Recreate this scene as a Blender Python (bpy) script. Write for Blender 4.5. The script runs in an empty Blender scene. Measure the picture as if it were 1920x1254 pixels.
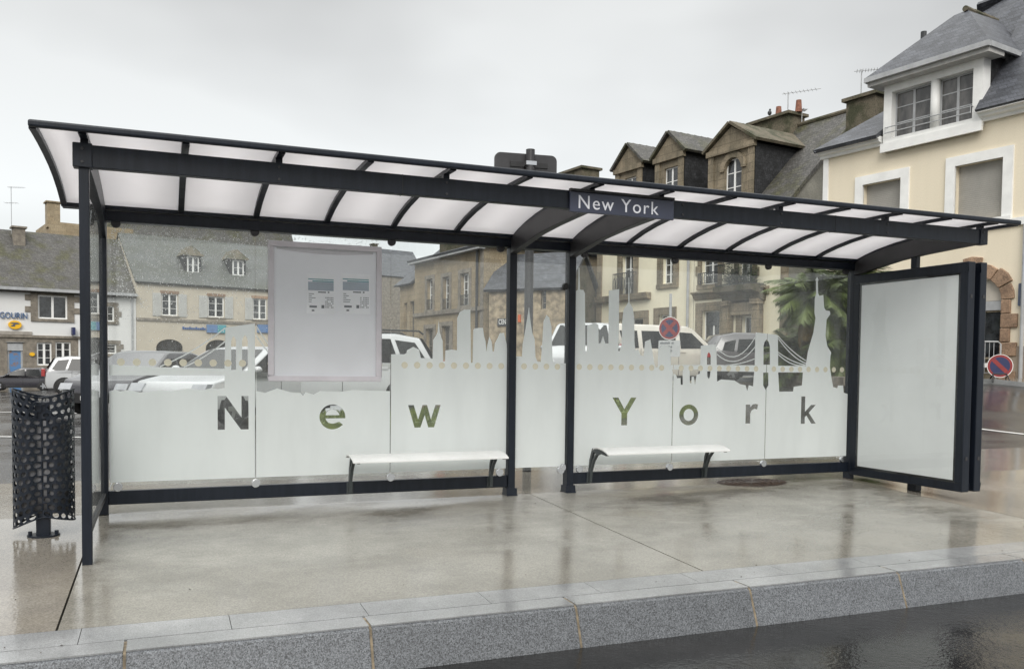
import bpy, bmesh, math, random
from math import sin, cos, pi, radians, atan, atan2, sqrt
from mathutils import Vector, Matrix
from mathutils.geometry import tessellate_polygon, delaunay_2d_cdt
random.seed(7)
SC = bpy.context.scene
COL = SC.collection
# ------------------------------------------------------------------ camera
FPX, CY0 = 1623.7, 752.0
YAW, PIT, ROL = .3821, -.0399, .0106
CAM = Vector((.4029, -6.8256, 1.1046))
FW = Vector((sin(YAW)*cos(PIT), cos(YAW)*cos(PIT), sin(PIT)))
R0 = Vector((cos(YAW), -sin(YAW), 0)); U0 = R0.cross(FW)
RV = R0*cos(ROL)+U0*sin(ROL); UV = -R0*sin(ROL)+U0*cos(ROL)
cd = bpy.data.cameras.new('camera'); cam = bpy.data.objects.new('camera', cd); COL.objects.link(cam)
M = Matrix((RV, UV, -FW)).transposed().to_4x4(); M.translation = CAM
cam.matrix_world = M
cd.sensor_width = 36; cd.lens = 36*FPX/1920; cd.shift_y = (CY0-627)/1920
cd.clip_start = .05; cd.clip_end = 2000
SC.camera = cam
# ------------------------------------------------------------------ world, sun, exposure
SUN_EL, SUN_AZ = radians(36), radians(205)      # azimuth measured clockwise from +Y
w = bpy.data.worlds.new('World'); SC.world = w; w.use_nodes = True
nt = w.node_tree; nt.nodes.clear()
def N(t, ty, **k):
    n = t.nodes.new(ty)
    for a, b in k.items(): setattr(n, a, b)
    return n
out = N(nt, 'ShaderNodeOutputWorld'); bg = N(nt, 'ShaderNodeBackground'); bg.inputs[1].default_value = .12
sky = N(nt, 'ShaderNodeTexSky', sky_type='NISHITA', sun_disc=False, sun_elevation=SUN_EL, sun_rotation=SUN_AZ)
tc = N(nt, 'ShaderNodeTexCoord'); mp = N(nt, 'ShaderNodeMapping'); mp.inputs[3].default_value = (1, 1, 2.2)
nz = N(nt, 'ShaderNodeTexNoise'); nz.inputs['Scale'].default_value = 1.5; nz.inputs['Detail'].default_value = 4; nz.inputs['Roughness'].default_value = .45
cr = N(nt, 'ShaderNodeValToRGB')
cr.color_ramp.elements[0].position = .37; cr.color_ramp.elements[0].color = (4.15, 4.15, 4.09, 1)
cr.color_ramp.elements[1].position = .65; cr.color_ramp.elements[1].color = (6.75, 6.85, 6.8, 1)
sx = N(nt, 'ShaderNodeSeparateXYZ'); gr = N(nt, 'ShaderNodeValToRGB')
gr.color_ramp.elements[0].position = 0.0; gr.color_ramp.elements[0].color = (.94, .95, .95, 1)
gr.color_ramp.elements[1].position = .42; gr.color_ramp.elements[1].color = (.74, .735, .725, 1)
e_ = gr.color_ramp.elements.new(.8); e_.color = (2.4, 2.4, 2.38, 1)
gr.color_ramp.interpolation = 'EASE'
mul = N(nt, 'ShaderNodeMixRGB', blend_type='MULTIPLY'); mul.inputs[0].default_value = 1
mx = N(nt, 'ShaderNodeMixRGB'); mx.inputs[0].default_value = .93
L = nt.links.new
L(tc.outputs['Generated'], mp.inputs[0]); L(mp.outputs[0], nz.inputs['Vector']); L(nz.outputs[0], cr.inputs[0])
L(tc.outputs['Generated'], sx.inputs[0]); L(sx.outputs[2], gr.inputs[0])
L(cr.outputs[0], mul.inputs[1]); L(gr.outputs[0], mul.inputs[2])
L(sky.outputs[0], mx.inputs[1]); L(mul.outputs[0], mx.inputs[2]); L(mx.outputs[0], bg.inputs[0]); L(bg.outputs[0], out.inputs[0])
sd = bpy.data.lights.new('sun', 'SUN'); sd.energy = 1.5; sd.angle = radians(35); sd.color = (1, .965, .91)
so = bpy.data.objects.new('sun', sd); COL.objects.link(so)
sdir = Vector((sin(SUN_AZ)*cos(SUN_EL), cos(SUN_AZ)*cos(SUN_EL), sin(SUN_EL)))
so.rotation_euler = sdir.to_track_quat('Z', 'Y').to_euler()
SC.view_settings.view_transform = 'Standard'; SC.view_settings.look = 'None'
SC.view_settings.exposure = 0.50; SC.view_settings.gamma = 1; SC.view_settings.use_curve_mapping = False
# ------------------------------------------------------------------ measuring helpers: photo pixel -> world point on a known plane
def ray(u, v): return FW + RV*((u-960)/FPX) + UV*((CY0-v)/FPX)
def plane(u, v, n, d):
    r = ray(u, v); n = Vector(n); return CAM + r*((d-n.dot(CAM))/n.dot(r))
def PY(u, v, y): return plane(u, v, (0, 1, 0), y)
def PX(u, v, x): return plane(u, v, (1, 0, 0), x)
def sst(a, b, x):
    t = max(0., min(1., (x-a)/(b-a))); return t*t*(3-2*t)
def tz(x, y):                                   # height of the square behind the shelter
    return -.005 + sst(2.0, 10, y)*(.045*max(-60, min(60, x))-.0065*min(y, 120)-.025)
def PT(u, v):
    r = ray(u, v); t = 4.
    while t < 150:
        p = CAM+r*t
        if p.z < tz(p.x, p.y): return p
        t += .05
    return CAM+r*60
# ------------------------------------------------------------------ object helpers
def tag(o, label=None, cat=None, group=None, kind=None):
    if label: o['label'] = label
    if cat: o['category'] = cat
    if group: o['group'] = group
    if kind: o['kind'] = kind
    return o
def thing(name, label, cat, loc=(0, 0, 0), rz=0, group=None):
    o = bpy.data.objects.new(name, None); COL.objects.link(o); o.location = loc; o.rotation_euler = (0, 0, rz)
    o.empty_display_size = .2
    return tag(o, label, cat, group)
class MB:
    def __init__(s): s.v = []; s.f = []
    def add(s, vs, fs):
        b = len(s.v); s.v += [tuple(p) for p in vs]; s.f += [tuple(i+b for i in f) for f in fs]; return s
    def box(s, x0, x1, y0, y1, z0, z1):
        if x0 > x1: x0, x1 = x1, x0
        if y0 > y1: y0, y1 = y1, y0
        if z0 > z1: z0, z1 = z1, z0
        return s.add([(x0,y0,z0),(x1,y0,z0),(x1,y1,z0),(x0,y1,z0),(x0,y0,z1),(x1,y0,z1),(x1,y1,z1),(x0,y1,z1)],
                     [(0,3,2,1),(4,5,6,7),(0,1,5,4),(1,2,6,5),(2,3,7,6),(3,0,4,7)])
    def tube(s, pts, r, n=10, r2=None):
        pts = [Vector(p) for p in pts]; rings = []
        for i, p in enumerate(pts):
            d = (pts[min(i+1, len(pts)-1)]-pts[max(i-1, 0)]).normalized()
            a = Vector((0, 0, 1)) if abs(d.z) < .9 else Vector((1, 0, 0))
            e = d.cross(a).normalized(); g = d.cross(e)
            rr = r if r2 is None else r+(r2-r)*i/(len(pts)-1)
            rings.append([p+e*rr*cos(2*pi*k/n)+g*rr*sin(2*pi*k/n) for k in range(n)])
        vs = [q for ring in rings for q in ring]; fs = []
        for i in range(len(rings)-1):
            for k in range(n): fs.append((i*n+k, i*n+(k+1) % n, (i+1)*n+(k+1) % n, (i+1)*n+k))
        fs.append(tuple(range(n))[::-1]); fs.append(tuple((len(rings)-1)*n+k for k in range(n)))
        return s.add(vs, fs)
    def prism(s, poly, ax, a, b):               # poly in the two other axes, in order
        n = len(poly)
        def m(p, t): return {'x': (t, p[0], p[1]), 'y': (p[0], t, p[1]), 'z': (p[0], p[1], t)}[ax]
        vs = [m(p, a) for p in poly]+[m(p, b) for p in poly]
        tris = tessellate_polygon([[Vector((p[0], p[1], 0)) for p in poly]])
        fs = [tuple(t) for t in tris]+[tuple(i+n for i in t)[::-1] for t in tris]
        fs += [(i, (i+1) % n, (i+1) % n+n, i+n) for i in range(n)]
        return s.add(vs, fs)
    def quad(s, a, b, c, d): return s.add([a, b, c, d], [(0, 1, 2, 3)])
    def slab(s, a, b, c, d, th):                # a quad given thickness along its normal
        a, b, c, d = map(Vector, (a, b, c, d)); n = (b-a).cross(c-a).normalized()*th
        return s.add([a, b, c, d, a-n, b-n, c-n, d-n], [(0,1,2,3),(7,6,5,4),(0,4,5,1),(1,5,6,2),(2,6,7,3),(3,7,4,0)])
    def ball(s, c, r, nu=10, nv=6, sz=1):
        vs = []; fs = []
        for j in range(nv+1):
            for i in range(nu):
                t = pi*j/nv; p = 2*pi*i/nu
                vs.append((c[0]+r*sin(t)*cos(p), c[1]+r*sin(t)*sin(p), c[2]+r*cos(t)*sz))
        for j in range(nv):
            for i in range(nu): fs.append((j*nu+i, (j+1)*nu+i, (j+1)*nu+(i+1) % nu, j*nu+(i+1) % nu))
        return s.add(vs, fs)
    def build(s, name, mat, parent=None, smooth=False, bevel=0, seg=2, loc=None, fix=True):
        me = bpy.data.meshes.new(name); me.from_pydata(s.v, [], s.f)
        if fix:
            bm = bmesh.new(); bm.from_mesh(me); bmesh.ops.remove_doubles(bm, verts=bm.verts, dist=1e-5)
            bmesh.ops.recalc_face_normals(bm, faces=bm.faces); bm.to_mesh(me); bm.free()
        me.materials.append(mat)
        if smooth:
            for p in me.polygons: p.use_smooth = True
        o = bpy.data.objects.new(name, me); COL.objects.link(o)
        if parent: o.parent = parent
        if loc: o.location = loc
        if bevel:
            m = o.modifiers.new('bevel', 'BEVEL'); m.width = bevel; m.segments = seg; m.limit_method = 'ANGLE'; m.angle_limit = radians(35)
            m.harden_normals = False
        return o
def inst(o, parent, loc=(0, 0, 0), rot=(0, 0, 0), scale=(1, 1, 1), name=None):
    c = o.copy(); COL.objects.link(c); c.parent = parent; c.location = loc; c.rotation_euler = rot; c.scale = scale
    if name: c.name = name
    return c
def text_obj(body, name, mat, parent, loc, size, rot=(pi/2, 0, 0), ext=.004, sx=1, space=1.0, align='LEFT'):
    cu = bpy.data.curves.new(name, 'FONT'); cu.body = body; cu.size = size; cu.extrude = ext; cu.space_character = space; cu.align_x = align
    t = bpy.data.objects.new('tmp', cu); COL.objects.link(t)
    me = bpy.data.meshes.new_from_object(t.evaluated_get(bpy.context.evaluated_depsgraph_get()))
    bpy.data.objects.remove(t); bpy.data.curves.remove(cu)
    me.name = name; me.materials.clear(); me.materials.append(mat)
    o = bpy.data.objects.new(name, me); COL.objects.link(o); o.parent = parent; o.location = loc; o.rotation_euler = rot; o.scale = (sx, 1, 1)
    return o
def split(o):
    """give every loose piece of a mesh its own object of the same name"""
    bm = bmesh.new(); bm.from_mesh(o.data); seen = set(); groups = []
    for f in bm.faces:
        if f.index in seen: continue
        st, g_ = [f], []
        seen.add(f.index)
        while st:
            c = st.pop(); g_.append(c)
            for v in c.verts:
                for q in v.link_faces:
                    if q.index not in seen: seen.add(q.index); st.append(q)
        groups.append(g_)
    res = []
    for g_ in groups:
        ids = {}; vs = []; fs = []
        for f in g_:
            r = []
            for v in f.verts:
                if v.index not in ids: ids[v.index] = len(vs); vs.append(tuple(v.co))
                r.append(ids[v.index])
            fs.append(r)
        me = bpy.data.meshes.new(o.name); me.from_pydata(vs, [], fs)
        for m_ in o.data.materials: me.materials.append(m_)
        for p in me.polygons: p.use_smooth = o.data.polygons[0].use_smooth
        c = o.copy(); c.data = me; COL.objects.link(c); res.append(c)
    bm.free(); nm = o.name.split('.')[0]; bpy.data.objects.remove(o)
    for c in res: c.name = nm
    return res
# ------------------------------------------------------------------ materials
def mat(name, col, rough=.6, var=.12, scale=4, detail=5, bump=0, bscale=40, spec=.5, metal=0, coat=0, col2=None, lo=.35, hi=.65, fine=None, mapping=None, coatr=.08, rand=0):
    m = bpy.data.materials.new(name); m.use_nodes = True; t = m.node_tree; b = t.nodes['Principled BSDF']; l = t.links.new
    b.inputs['Roughness'].default_value = rough; b.inputs['Specular IOR Level'].default_value = spec; b.inputs['Metallic'].default_value = metal
    b.inputs['Coat Weight'].default_value = coat; b.inputs['Coat Roughness'].default_value = coatr
    tcn = N(t, 'ShaderNodeTexCoord'); src = tcn.outputs['Object']
    if mapping:
        mpn = N(t, 'ShaderNodeMapping'); mpn.inputs[3].default_value = mapping; l(src, mpn.inputs[0]); src = mpn.outputs[0]
    c2 = col2 or tuple(c*(1-var*2) for c in col)
    n1 = N(t, 'ShaderNodeTexNoise'); n1.inputs['Scale'].default_value = scale; n1.inputs['Detail'].default_value = detail; n1.inputs['Roughness'].default_value = .62
    l(src, n1.inputs['Vector']); r = N(t, 'ShaderNodeValToRGB'); l(n1.outputs[0], r.inputs[0])
    r.color_ramp.elements[0].position = lo; r.color_ramp.elements[0].color = (*c2, 1)
    r.color_ramp.elements[1].position = hi; r.color_ramp.elements[1].color = (*tuple(min(1, c*(1+(0 if col2 else var*.5))) for c in col), 1)
    last = r.outputs[0]
    if fine:                                    # (scale, dark, light): grain over the colour
        if len(fine) > 3:                       # crystals: one tone per small cell
            n2 = N(t, 'ShaderNodeTexVoronoi'); n2.inputs['Scale'].default_value = fine[0]; l(src, n2.inputs['Vector'])
        else:
            n2 = N(t, 'ShaderNodeTexNoise'); n2.inputs['Scale'].default_value = fine[0]; n2.inputs['Detail'].default_value = 3; l(src, n2.inputs['Vector'])
        r2 = N(t, 'ShaderNodeValToRGB'); r2.color_ramp.elements[0].position, r2.color_ramp.elements[1].position = (.12, .88) if len(fine) > 3 else (.38, .62)
        r2.color_ramp.elements[0].color = (fine[1],)*3+(1,); r2.color_ramp.elements[1].color = (fine[2],)*3+(1,)
        l(n2.outputs['Color' if len(fine) > 3 else 0], r2.inputs[0]); mm = N(t, 'ShaderNodeMixRGB', blend_type='MULTIPLY'); mm.inputs[0].default_value = 1
        l(last, mm.inputs[1]); l(r2.outputs[0], mm.inputs[2]); last = mm.outputs[0]
    if rand:                                    # each stone its own tone
        oi = N(t, 'ShaderNodeObjectInfo'); rr_ = N(t, 'ShaderNodeMapRange'); rr_.inputs[3].default_value = 1-rand; rr_.inputs[4].default_value = 1+rand
        l(oi.outputs['Random'], rr_.inputs[0]); mr2 = N(t, 'ShaderNodeMixRGB', blend_type='MULTIPLY'); mr2.inputs[0].default_value = 1; l(last, mr2.inputs[1]); l(rr_.outputs[0], mr2.inputs[2]); last = mr2.outputs[0]
    l(last, b.inputs['Base Color'])
    if bump:
        n3 = N(t, 'ShaderNodeTexNoise'); n3.inputs['Scale'].default_value = bscale; n3.inputs['Detail'].default_value = 4; l(src, n3.inputs['Vector'])
        bp = N(t, 'ShaderNodeBump'); bp.inputs['Strength'].default_value = bump; bp.inputs['Distance'].default_value = .02
        l(n3.outputs[0], bp.inputs['Height']); l(bp.outputs[0], b.inputs['Normal'])
    return m
def coursed(m, w_, h_, mortar=.012, dark=.55, vary=.25, slope=1.0):
    """break a material's colour into courses of small units (slates, blocks) too far off to build one by one"""
    t = m.node_tree; b = t.nodes['Principled BSDF']; l = t.links.new; src = b.inputs['Base Color'].links[0].from_socket
    tcn = N(t, 'ShaderNodeTexCoord'); sp = N(t, 'ShaderNodeSeparateXYZ'); l(tcn.outputs['Object'], sp.inputs[0])
    ad = N(t, 'ShaderNodeMath', operation='ADD'); l(sp.outputs[0], ad.inputs[0]); l(sp.outputs[1], ad.inputs[1])
    cb = N(t, 'ShaderNodeCombineXYZ'); l(sp.outputs[0] if slope != 1 else ad.outputs[0], cb.inputs[0]); l(sp.outputs[2], cb.inputs[1])
    br_ = N(t, 'ShaderNodeTexBrick'); br_.inputs['Scale'].default_value = 1; br_.inputs['Brick Width'].default_value = w_; br_.inputs['Row Height'].default_value = h_
    br_.inputs['Mortar Size'].default_value = mortar; br_.inputs['Mortar Smooth'].default_value = .3; br_.inputs['Bias'].default_value = 0
    br_.inputs['Color1'].default_value = (1-vary,)*3+(1,); br_.inputs['Color2'].default_value = (1+vary*.6,)*3+(1,); br_.inputs['Mortar'].default_value = (dark,)*3+(1,)
    l(cb.outputs[0], br_.inputs['Vector']); mm = N(t, 'ShaderNodeMixRGB', blend_type='MULTIPLY'); mm.inputs[0].default_value = 1
    l(src, mm.inputs[1]); l(br_.outputs[0], mm.inputs[2]); l(mm.outputs[0], b.inputs['Base Color']); return m
def glassmat(name, tint, refl=1.0, ior=1.45, rough=0.0, haze=0):
    m = bpy.data.materials.new(name); m.use_nodes = True; t = m.node_tree; t.nodes.clear(); l = t.links.new
    o = N(t, 'ShaderNodeOutputMaterial'); tr = N(t, 'ShaderNodeBsdfTransparent'); gl = N(t, 'ShaderNodeBsdfGlossy'); mi = N(t, 'ShaderNodeMixShader')
    lw = N(t, 'ShaderNodeLayerWeight'); lw.inputs[0].default_value = .5; pw = N(t, 'ShaderNodeMath', operation='POWER'); pw.inputs[1].default_value = 5
    fr = N(t, 'ShaderNodeMath', operation='MULTIPLY_ADD'); r0 = ((ior-1)/(ior+1))**2; fr.inputs[1].default_value = 1-r0; fr.inputs[2].default_value = r0
    l(lw.outputs['Facing'], pw.inputs[0]); l(pw.outputs[0], fr.inputs[0])
    tr.inputs[0].default_value = (*tint, 1); gl.inputs['Roughness'].default_value = rough; gl.inputs[0].default_value = (refl,)*3+(1,)
    l(fr.outputs[0], mi.inputs[0]); l(tr.outputs[0], mi.inputs[1]); l(gl.outputs[0], mi.inputs[2]); l(mi.outputs[0], o.inputs[0])
    if haze:                                    # a thin skin of rain and dirt
        df = N(t, 'ShaderNodeBsdfTranslucent'); df.inputs[0].default_value = (.8, .82, .82, 1); m2 = N(t, 'ShaderNodeMixShader'); tcn = N(t, 'ShaderNodeTexCoord'); mpn = N(t, 'ShaderNodeMapping'); mpn.inputs[3].default_value = (5, 5, 1.2)
        nh = N(t, 'ShaderNodeTexNoise'); nh.inputs['Scale'].default_value = 1.5; nh.inputs['Detail'].default_value = 6; mr_ = N(t, 'ShaderNodeMapRange'); mr_.inputs[1].default_value = .35; mr_.inputs[2].default_value = .7; mr_.inputs[3].default_value = haze*.3; mr_.inputs[4].default_value = haze*2.2
        l(tcn.outputs['Object'], mpn.inputs[0]); l(mpn.outputs[0], nh.inputs['Vector']); l(nh.outputs[0], mr_.inputs[0]); l(mr_.outputs[0], m2.inputs[0]); l(mi.outputs[0], m2.inputs[1]); l(df.outputs[0], m2.inputs[2]); l(m2.outputs[0], o.inputs[0])
    return m
def sheetmat(name, col, trans=.5, rough=.35, spec=.25, var=.03, scale=3, **k):
    m = mat(name, col, rough, var, scale, spec=spec, **k); t = m.node_tree; l = t.links.new
    b = t.nodes['Principled BSDF']; o = t.nodes['Material Output']; tl = N(t, 'ShaderNodeBsdfTranslucent'); tl.inputs[0].default_value = (*col, 1)
    mi = N(t, 'ShaderNodeMixShader'); mi.inputs[0].default_value = trans
    l(b.outputs[0], mi.inputs[1]); l(tl.outputs[0], mi.inputs[2]); l(mi.outputs[0], o.inputs[0]); return m
def wetmat(name, c1, c2, dark, puddle=(.46, .60), r_dry=.30, r_wet=.03, bump=.25, bscale=55, mscale=.55, grain=160, stretch=(1, 1, 1), offs=(0, 0, 0), shelter=False, spec=.5):
    """wet mineral ground: mottled colour, film of water that is thick in the puddles"""
    m = bpy.data.materials.new(name); m.use_nodes = True; t = m.node_tree; b = t.nodes['Principled BSDF']; l = t.links.new
    tcn = N(t, 'ShaderNodeNewGeometry'); src = tcn.outputs['Position']
    mpn = N(t, 'ShaderNodeMapping'); mpn.inputs[1].default_value = offs; mpn.inputs[3].default_value = stretch; l(src, mpn.inputs[0])
    nm = N(t, 'ShaderNodeTexNoise'); nm.inputs['Scale'].default_value = mscale; nm.inputs['Detail'].default_value = 9; nm.inputs['Roughness'].default_value = .64; l(mpn.outputs[0], nm.inputs['Vector'])
    pr = N(t, 'ShaderNodeValToRGB'); pr.color_ramp.elements[0].position = puddle[0]; pr.color_ramp.elements[1].position = puddle[1]; l(nm.outputs[0], pr.inputs[0])
    if shelter:                                 # dry-ish patch under the roof, soaked where the rain falls
        sep = N(t, 'ShaderNodeSeparateXYZ'); l(src, sep.inputs[0])
        def st_(sock, a, b_):
            q = N(t, 'ShaderNodeMapRange', interpolation_type='SMOOTHSTEP'); q.inputs[1].default_value = a; q.inputs[2].default_value = b_; l(sock, q.inputs[0]); return q.outputs[0]
        ps = [st_(sep.outputs[1], -.12, .16), st_(sep.outputs[0], .12, -.12), st_(sep.outputs[0], 6.6, 7.2), st_(sep.outputs[1], -1.45, -2.5)]
        acc = ps[0]
        for k, q in enumerate(ps[1:]):
            q2 = N(t, 'ShaderNodeMath', operation='MULTIPLY_ADD'); q2.inputs[1].default_value = 1 if k < 2 else (.8 if k == 3 else 1); l(q, q2.inputs[0]); l(acc, q2.inputs[2]); acc = q2.outputs[0]
        q3 = N(t, 'ShaderNodeMath', operation='MULTIPLY_ADD'); q3.inputs[1].default_value = .26; l(acc, q3.inputs[0]); l(nm.outputs[0], q3.inputs[2]); l(q3.outputs[0], pr.inputs[0])
    nc = N(t, 'ShaderNodeTexNoise'); nc.inputs['Scale'].default_value = 1.7; nc.inputs['Detail'].default_value = 6; nc.inputs['Roughness'].default_value = .65; l(src, nc.inputs['Vector'])
    rc = N(t, 'ShaderNodeValToRGB'); rc.color_ramp.elements[0].position = .40; rc.color_ramp.elements[1].position = .60
    rc.color_ramp.elements[0].color = (*c2, 1); rc.color_ramp.elements[1].color = (*c1, 1); l(nc.outputs[0], rc.inputs[0])
    ng = N(t, 'ShaderNodeTexVoronoi'); ng.inputs['Scale'].default_value = grain*1.3; l(src, ng.inputs['Vector'])
    rg = N(t, 'ShaderNodeValToRGB'); rg.color_ramp.elements[0].position = .1; rg.color_ramp.elements[1].position = .9
    rg.color_ramp.elements[0].color = (.74, .74, .74, 1); rg.color_ramp.elements[1].color = (1.15, 1.15, 1.15, 1); l(ng.outputs['Color'], rg.inputs[0])
    m1 = N(t, 'ShaderNodeMixRGB', blend_type='MULTIPLY'); m1.inputs[0].default_value = 1; l(rc.outputs[0], m1.inputs[1]); l(rg.outputs[0], m1.inputs[2])
    m2 = N(t, 'ShaderNodeMixRGB', blend_type='MULTIPLY'); m2.inputs[2].default_value = (*dark, 1); l(pr.outputs[0], m2.inputs[0]); l(m1.outputs[0], m2.inputs[1])
    l(m2.outputs[0], b.inputs['Base Color'])
    mr = N(t, 'ShaderNodeMapRange'); mr.inputs[3].default_value = r_dry; mr.inputs[4].default_value = r_wet; l(pr.outputs[0], mr.inputs[0]); l(mr.outputs[0], b.inputs['Roughness'])
    b.inputs['Specular IOR Level'].default_value = spec; b.inputs['IOR'].default_value = 1.5
    nb = N(t, 'ShaderNodeTexNoise'); nb.inputs['Scale'].default_value = bscale; nb.inputs['Detail'].default_value = 3; l(src, nb.inputs['Vector'])
    nw = N(t, 'ShaderNodeTexNoise'); nw.inputs['Scale'].default_value = 14; nw.inputs['Detail'].default_value = 2; l(src, nw.inputs['Vector'])
    ad = N(t, 'ShaderNodeMath', operation='MULTIPLY_ADD'); ad.inputs[1].default_value = .9; l(nw.outputs[0], ad.inputs[0]); l(nb.outputs[0], ad.inputs[2])
    bp = N(t, 'ShaderNodeBump'); bp.inputs['Distance'].default_value = .004
    ms = N(t, 'ShaderNodeMapRange'); ms.inputs[3].default_value = bump; ms.inputs[4].default_value = bump*.35; l(pr.outputs[0], ms.inputs[0]); l(ms.outputs[0], bp.inputs['Strength'])
    l(ad.outputs[0], bp.inputs['Height']); l(bp.outputs[0], b.inputs['Normal'])
    return m
NAVY = mat('anthracite_paint', (.011, .015, .024), .36, .2, 1.2, spec=.32, bump=.08, bscale=14, col2=(.006, .009, .015), mapping=(22, 22, 2))
NAVY2 = mat('anthracite_lightened', (.036, .035, .038), .42, .15, 5, spec=.5)  # lighter anthracite; on the arms, reflected light is put into the colour
BLACK = mat('black_rubber', (.012, .012, .013), .6, .1)
GASKET = mat('dark_gasket', (.02, .021, .022), .7, .1)
GLASS = glassmat('clear_glass', (.975, .988, .983), .9, 1.5, haze=.03)
PGLASS = glassmat('poster_cover', (.985, .99, .99), .8, 1.45)
FILM = sheetmat('frosted_film', (.90, .94, .935), .5, .45, .3, .05, 1.2, mapping=(3, 3, .8), lo=.3, hi=.6)
DOT = mat('beige_dot', (.70, .67, .54), .6, .05)
ROOFS = sheetmat('opal_roof_sheet', (.84, .825, .832), .68, .3, .3, .045, 2.5, lo=.3, hi=.6, rand=.03)
STEEL = mat('bright_steel', (.62, .63, .65), .22, .05, metal=1)
SEATM = mat('seat_sheet', (.74, .75, .74), .3, .04, 6, spec=.5)
BRKT = mat('bench_bracket', (.055, .065, .068), .4, .1)
POSTER = mat('blank_poster', (.93, .96, .96), .3, .03, 1.2, spec=.3)
ALU = mat('grey_aluminium', (.64, .62, .66), .35, .05, 6)
BOARD = mat('timetable_board', (.88, .89, .94), .3, .04, 1.3, spec=.5)
PAPER = mat('paper', (.93, .94, .98), .5, .03)
INK = mat('ink', (.10, .11, .13), .6, .1); TEAL = mat('teal_ink', (.10, .30, .33), .6, .1); PALEB = mat('pale_blue_ink', (.36, .42, .50), .6, .1)
WHITE = mat('white_paint', (.86, .86, .84), .5, .05, 2)
LETTER = mat('pale_lettering', (.80, .81, .86), .45, .03)
CONC = wetmat('wet_concrete', (.350, .338, .300), (.262, .252, .222), (.80, .78, .76), shelter=True, puddle=(.50, .62), stretch=(.8, 1.5, 1), r_dry=.27, r_wet=.02, bump=.38, bscale=95, mscale=.8, grain=120, spec=.9)
CONC2 = wetmat('wet_concrete_open', (.34, .315, .275), (.28, .26, .23), (.80, .78, .75), puddle=(.26, .46), r_dry=.16, r_wet=.02, bump=.4, bscale=70, mscale=.6, grain=110, spec=1.0)
ASPH = wetmat('wet_asphalt', (.062, .060, .058), (.040, .039, .038), (.7, .7, .7), puddle=(.42, .58), r_dry=.26, r_wet=.07, bump=.8, bscale=90, mscale=.5, grain=240)
ASPHR = wetmat('wet_road_asphalt', (.026, .025, .025), (.015, .015, .015), (.7, .7, .7), puddle=(.40, .56), r_dry=.20, r_wet=.03, bump=1.0, bscale=45, mscale=.7, grain=260, spec=.36)
GRAN = mat('granite_shaded', (.110, .116, .125), .45, .06, 8, bump=.2, bscale=220, fine=(210, .30, 1.75, 'cells'), rand=.10)  # kerb face copy of the granite, its shade put into the colour
GRANT = wetmat('granite_lit', (.36, .365, .365), (.29, .295, .298), (.72, .72, .72), puddle=(.38, .6), r_dry=.2, r_wet=.05, bump=.3, bscale=90, mscale=1.3, grain=210)  # top copy of the same granite, wet sky sheen put into a lighter colour
GROUT = mat('sandy_grout', (.23, .185, .125), .8, .3, 20)
LINE = mat('road_paint', (.70, .70, .68), .35, .1, 6)
GRASSM = mat('grass', (.12, .15, .02), .7, .3, 3, col2=(.05, .07, .012))
RENDW = mat('white_render', (.72, .72, .71), .8, .06, .6, col2=(.70, .70, .69))
RENDB = mat('beige_render', (.56, .505, .41), .8, .1, .5, col2=(.48, .43, .35))
RENDC = mat('cream_render', (.82, .735, .58), .8, .05, .4, col2=(.75, .67, .52), mapping=(2, 2, .35), fine=(60, .94, 1.03))
RENDE = mat('pale_cream_render', (.86, .80, .62), .8, .08, .5, col2=(.78, .72, .56))
STONEB = mat('brown_dressed_stone', (.31, .255, .18), .85, .2, 1.2, bump=.3, bscale=12, mapping=(1.6, 1.6, .5), col2=(.17, .145, .10), fine=(25, .75, 1.12))
STONEG = mat('grey_dressed_stone', (.26, .23, .19), .85, .2, 3, bump=.3, bscale=12, fine=(25, .8, 1.1))
STONET = mat('tan_ashlar', (.36, .295, .20), .85, .15, .8, bump=.2, bscale=10, col2=(.27, .21, .13), fine=(14, .8, 1.1))
STONEO = mat('reddish_quoin_stone', (.36, .24, .16), .85, .18, 4, rand=.22, bump=.5, bscale=14, fine=(30, .72, 1.15))
MOSSST = mat('mossy_stone', (.14, .12, .085), .9, .25, 1.6, bump=.4, bscale=14, lo=.38, hi=.55, col2=(.055, .056, .03), fine=(22, .7, 1.15))
SLATE = mat('blue_slate', (.085, .09, .105), .55, .2, 1.6, bump=.3, bscale=30, fine=(18, .72, 1.2), mapping=(1, 1, 3))
SLATEM = mat('mossy_slate', (.088, .084, .078), .7, .2, .9, bump=.4, bscale=22, col2=(.072, .070, .036), lo=.36, hi=.54, fine=(14, .65, 1.25), mapping=(1, 1, .6))
SLATED = mat('dark_slate_cheek', (.030, .031, .034), .6, .3, 3, bump=.4, bscale=25, fine=(16, .6, 1.4))
DADO = mat('grey_dado', (.34, .28, .22), .8, .1, 1)
PANE = mat('window_glass', (.045, .05, .055), .08, .4, 2.5, spec=.9, col2=(.012, .013, .015), lo=.4, hi=.6)
CURT = mat('window_glass_curtain', (.13, .125, .12), .12, .3, 2, spec=.9, col2=(.05, .05, .05), lo=.4, hi=.6, mapping=(1.5, 1, .5))
SHUT = mat('grey_roller_shutter', (.42, .405, .375), .6, .05, 2)
SHUTW = mat('pale_shutter', (.50, .50, .48), .6, .06, 5)
IRON = mat('wrought_iron', (.03, .033, .036), .5, .1)
POT = mat('terracotta', (.26, .11, .07), .8, .2, 8)
ZINC = mat('zinc', (.42, .43, .44), .5, .1, 3)
BLUE = mat('blue_paint', (.03, .10, .30), .5, .1); BLUEL = mat('letter_blue', (.06, .13, .27), .5, .05)
YELLOW = mat('yellow_sign', (.85, .48, .02), .4, .05)
RED = mat('red_sign', (.27, .035, .035), .4, .1); NBLUE = mat('navy_sign', (.025, .032, .10), .4, .1)
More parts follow.
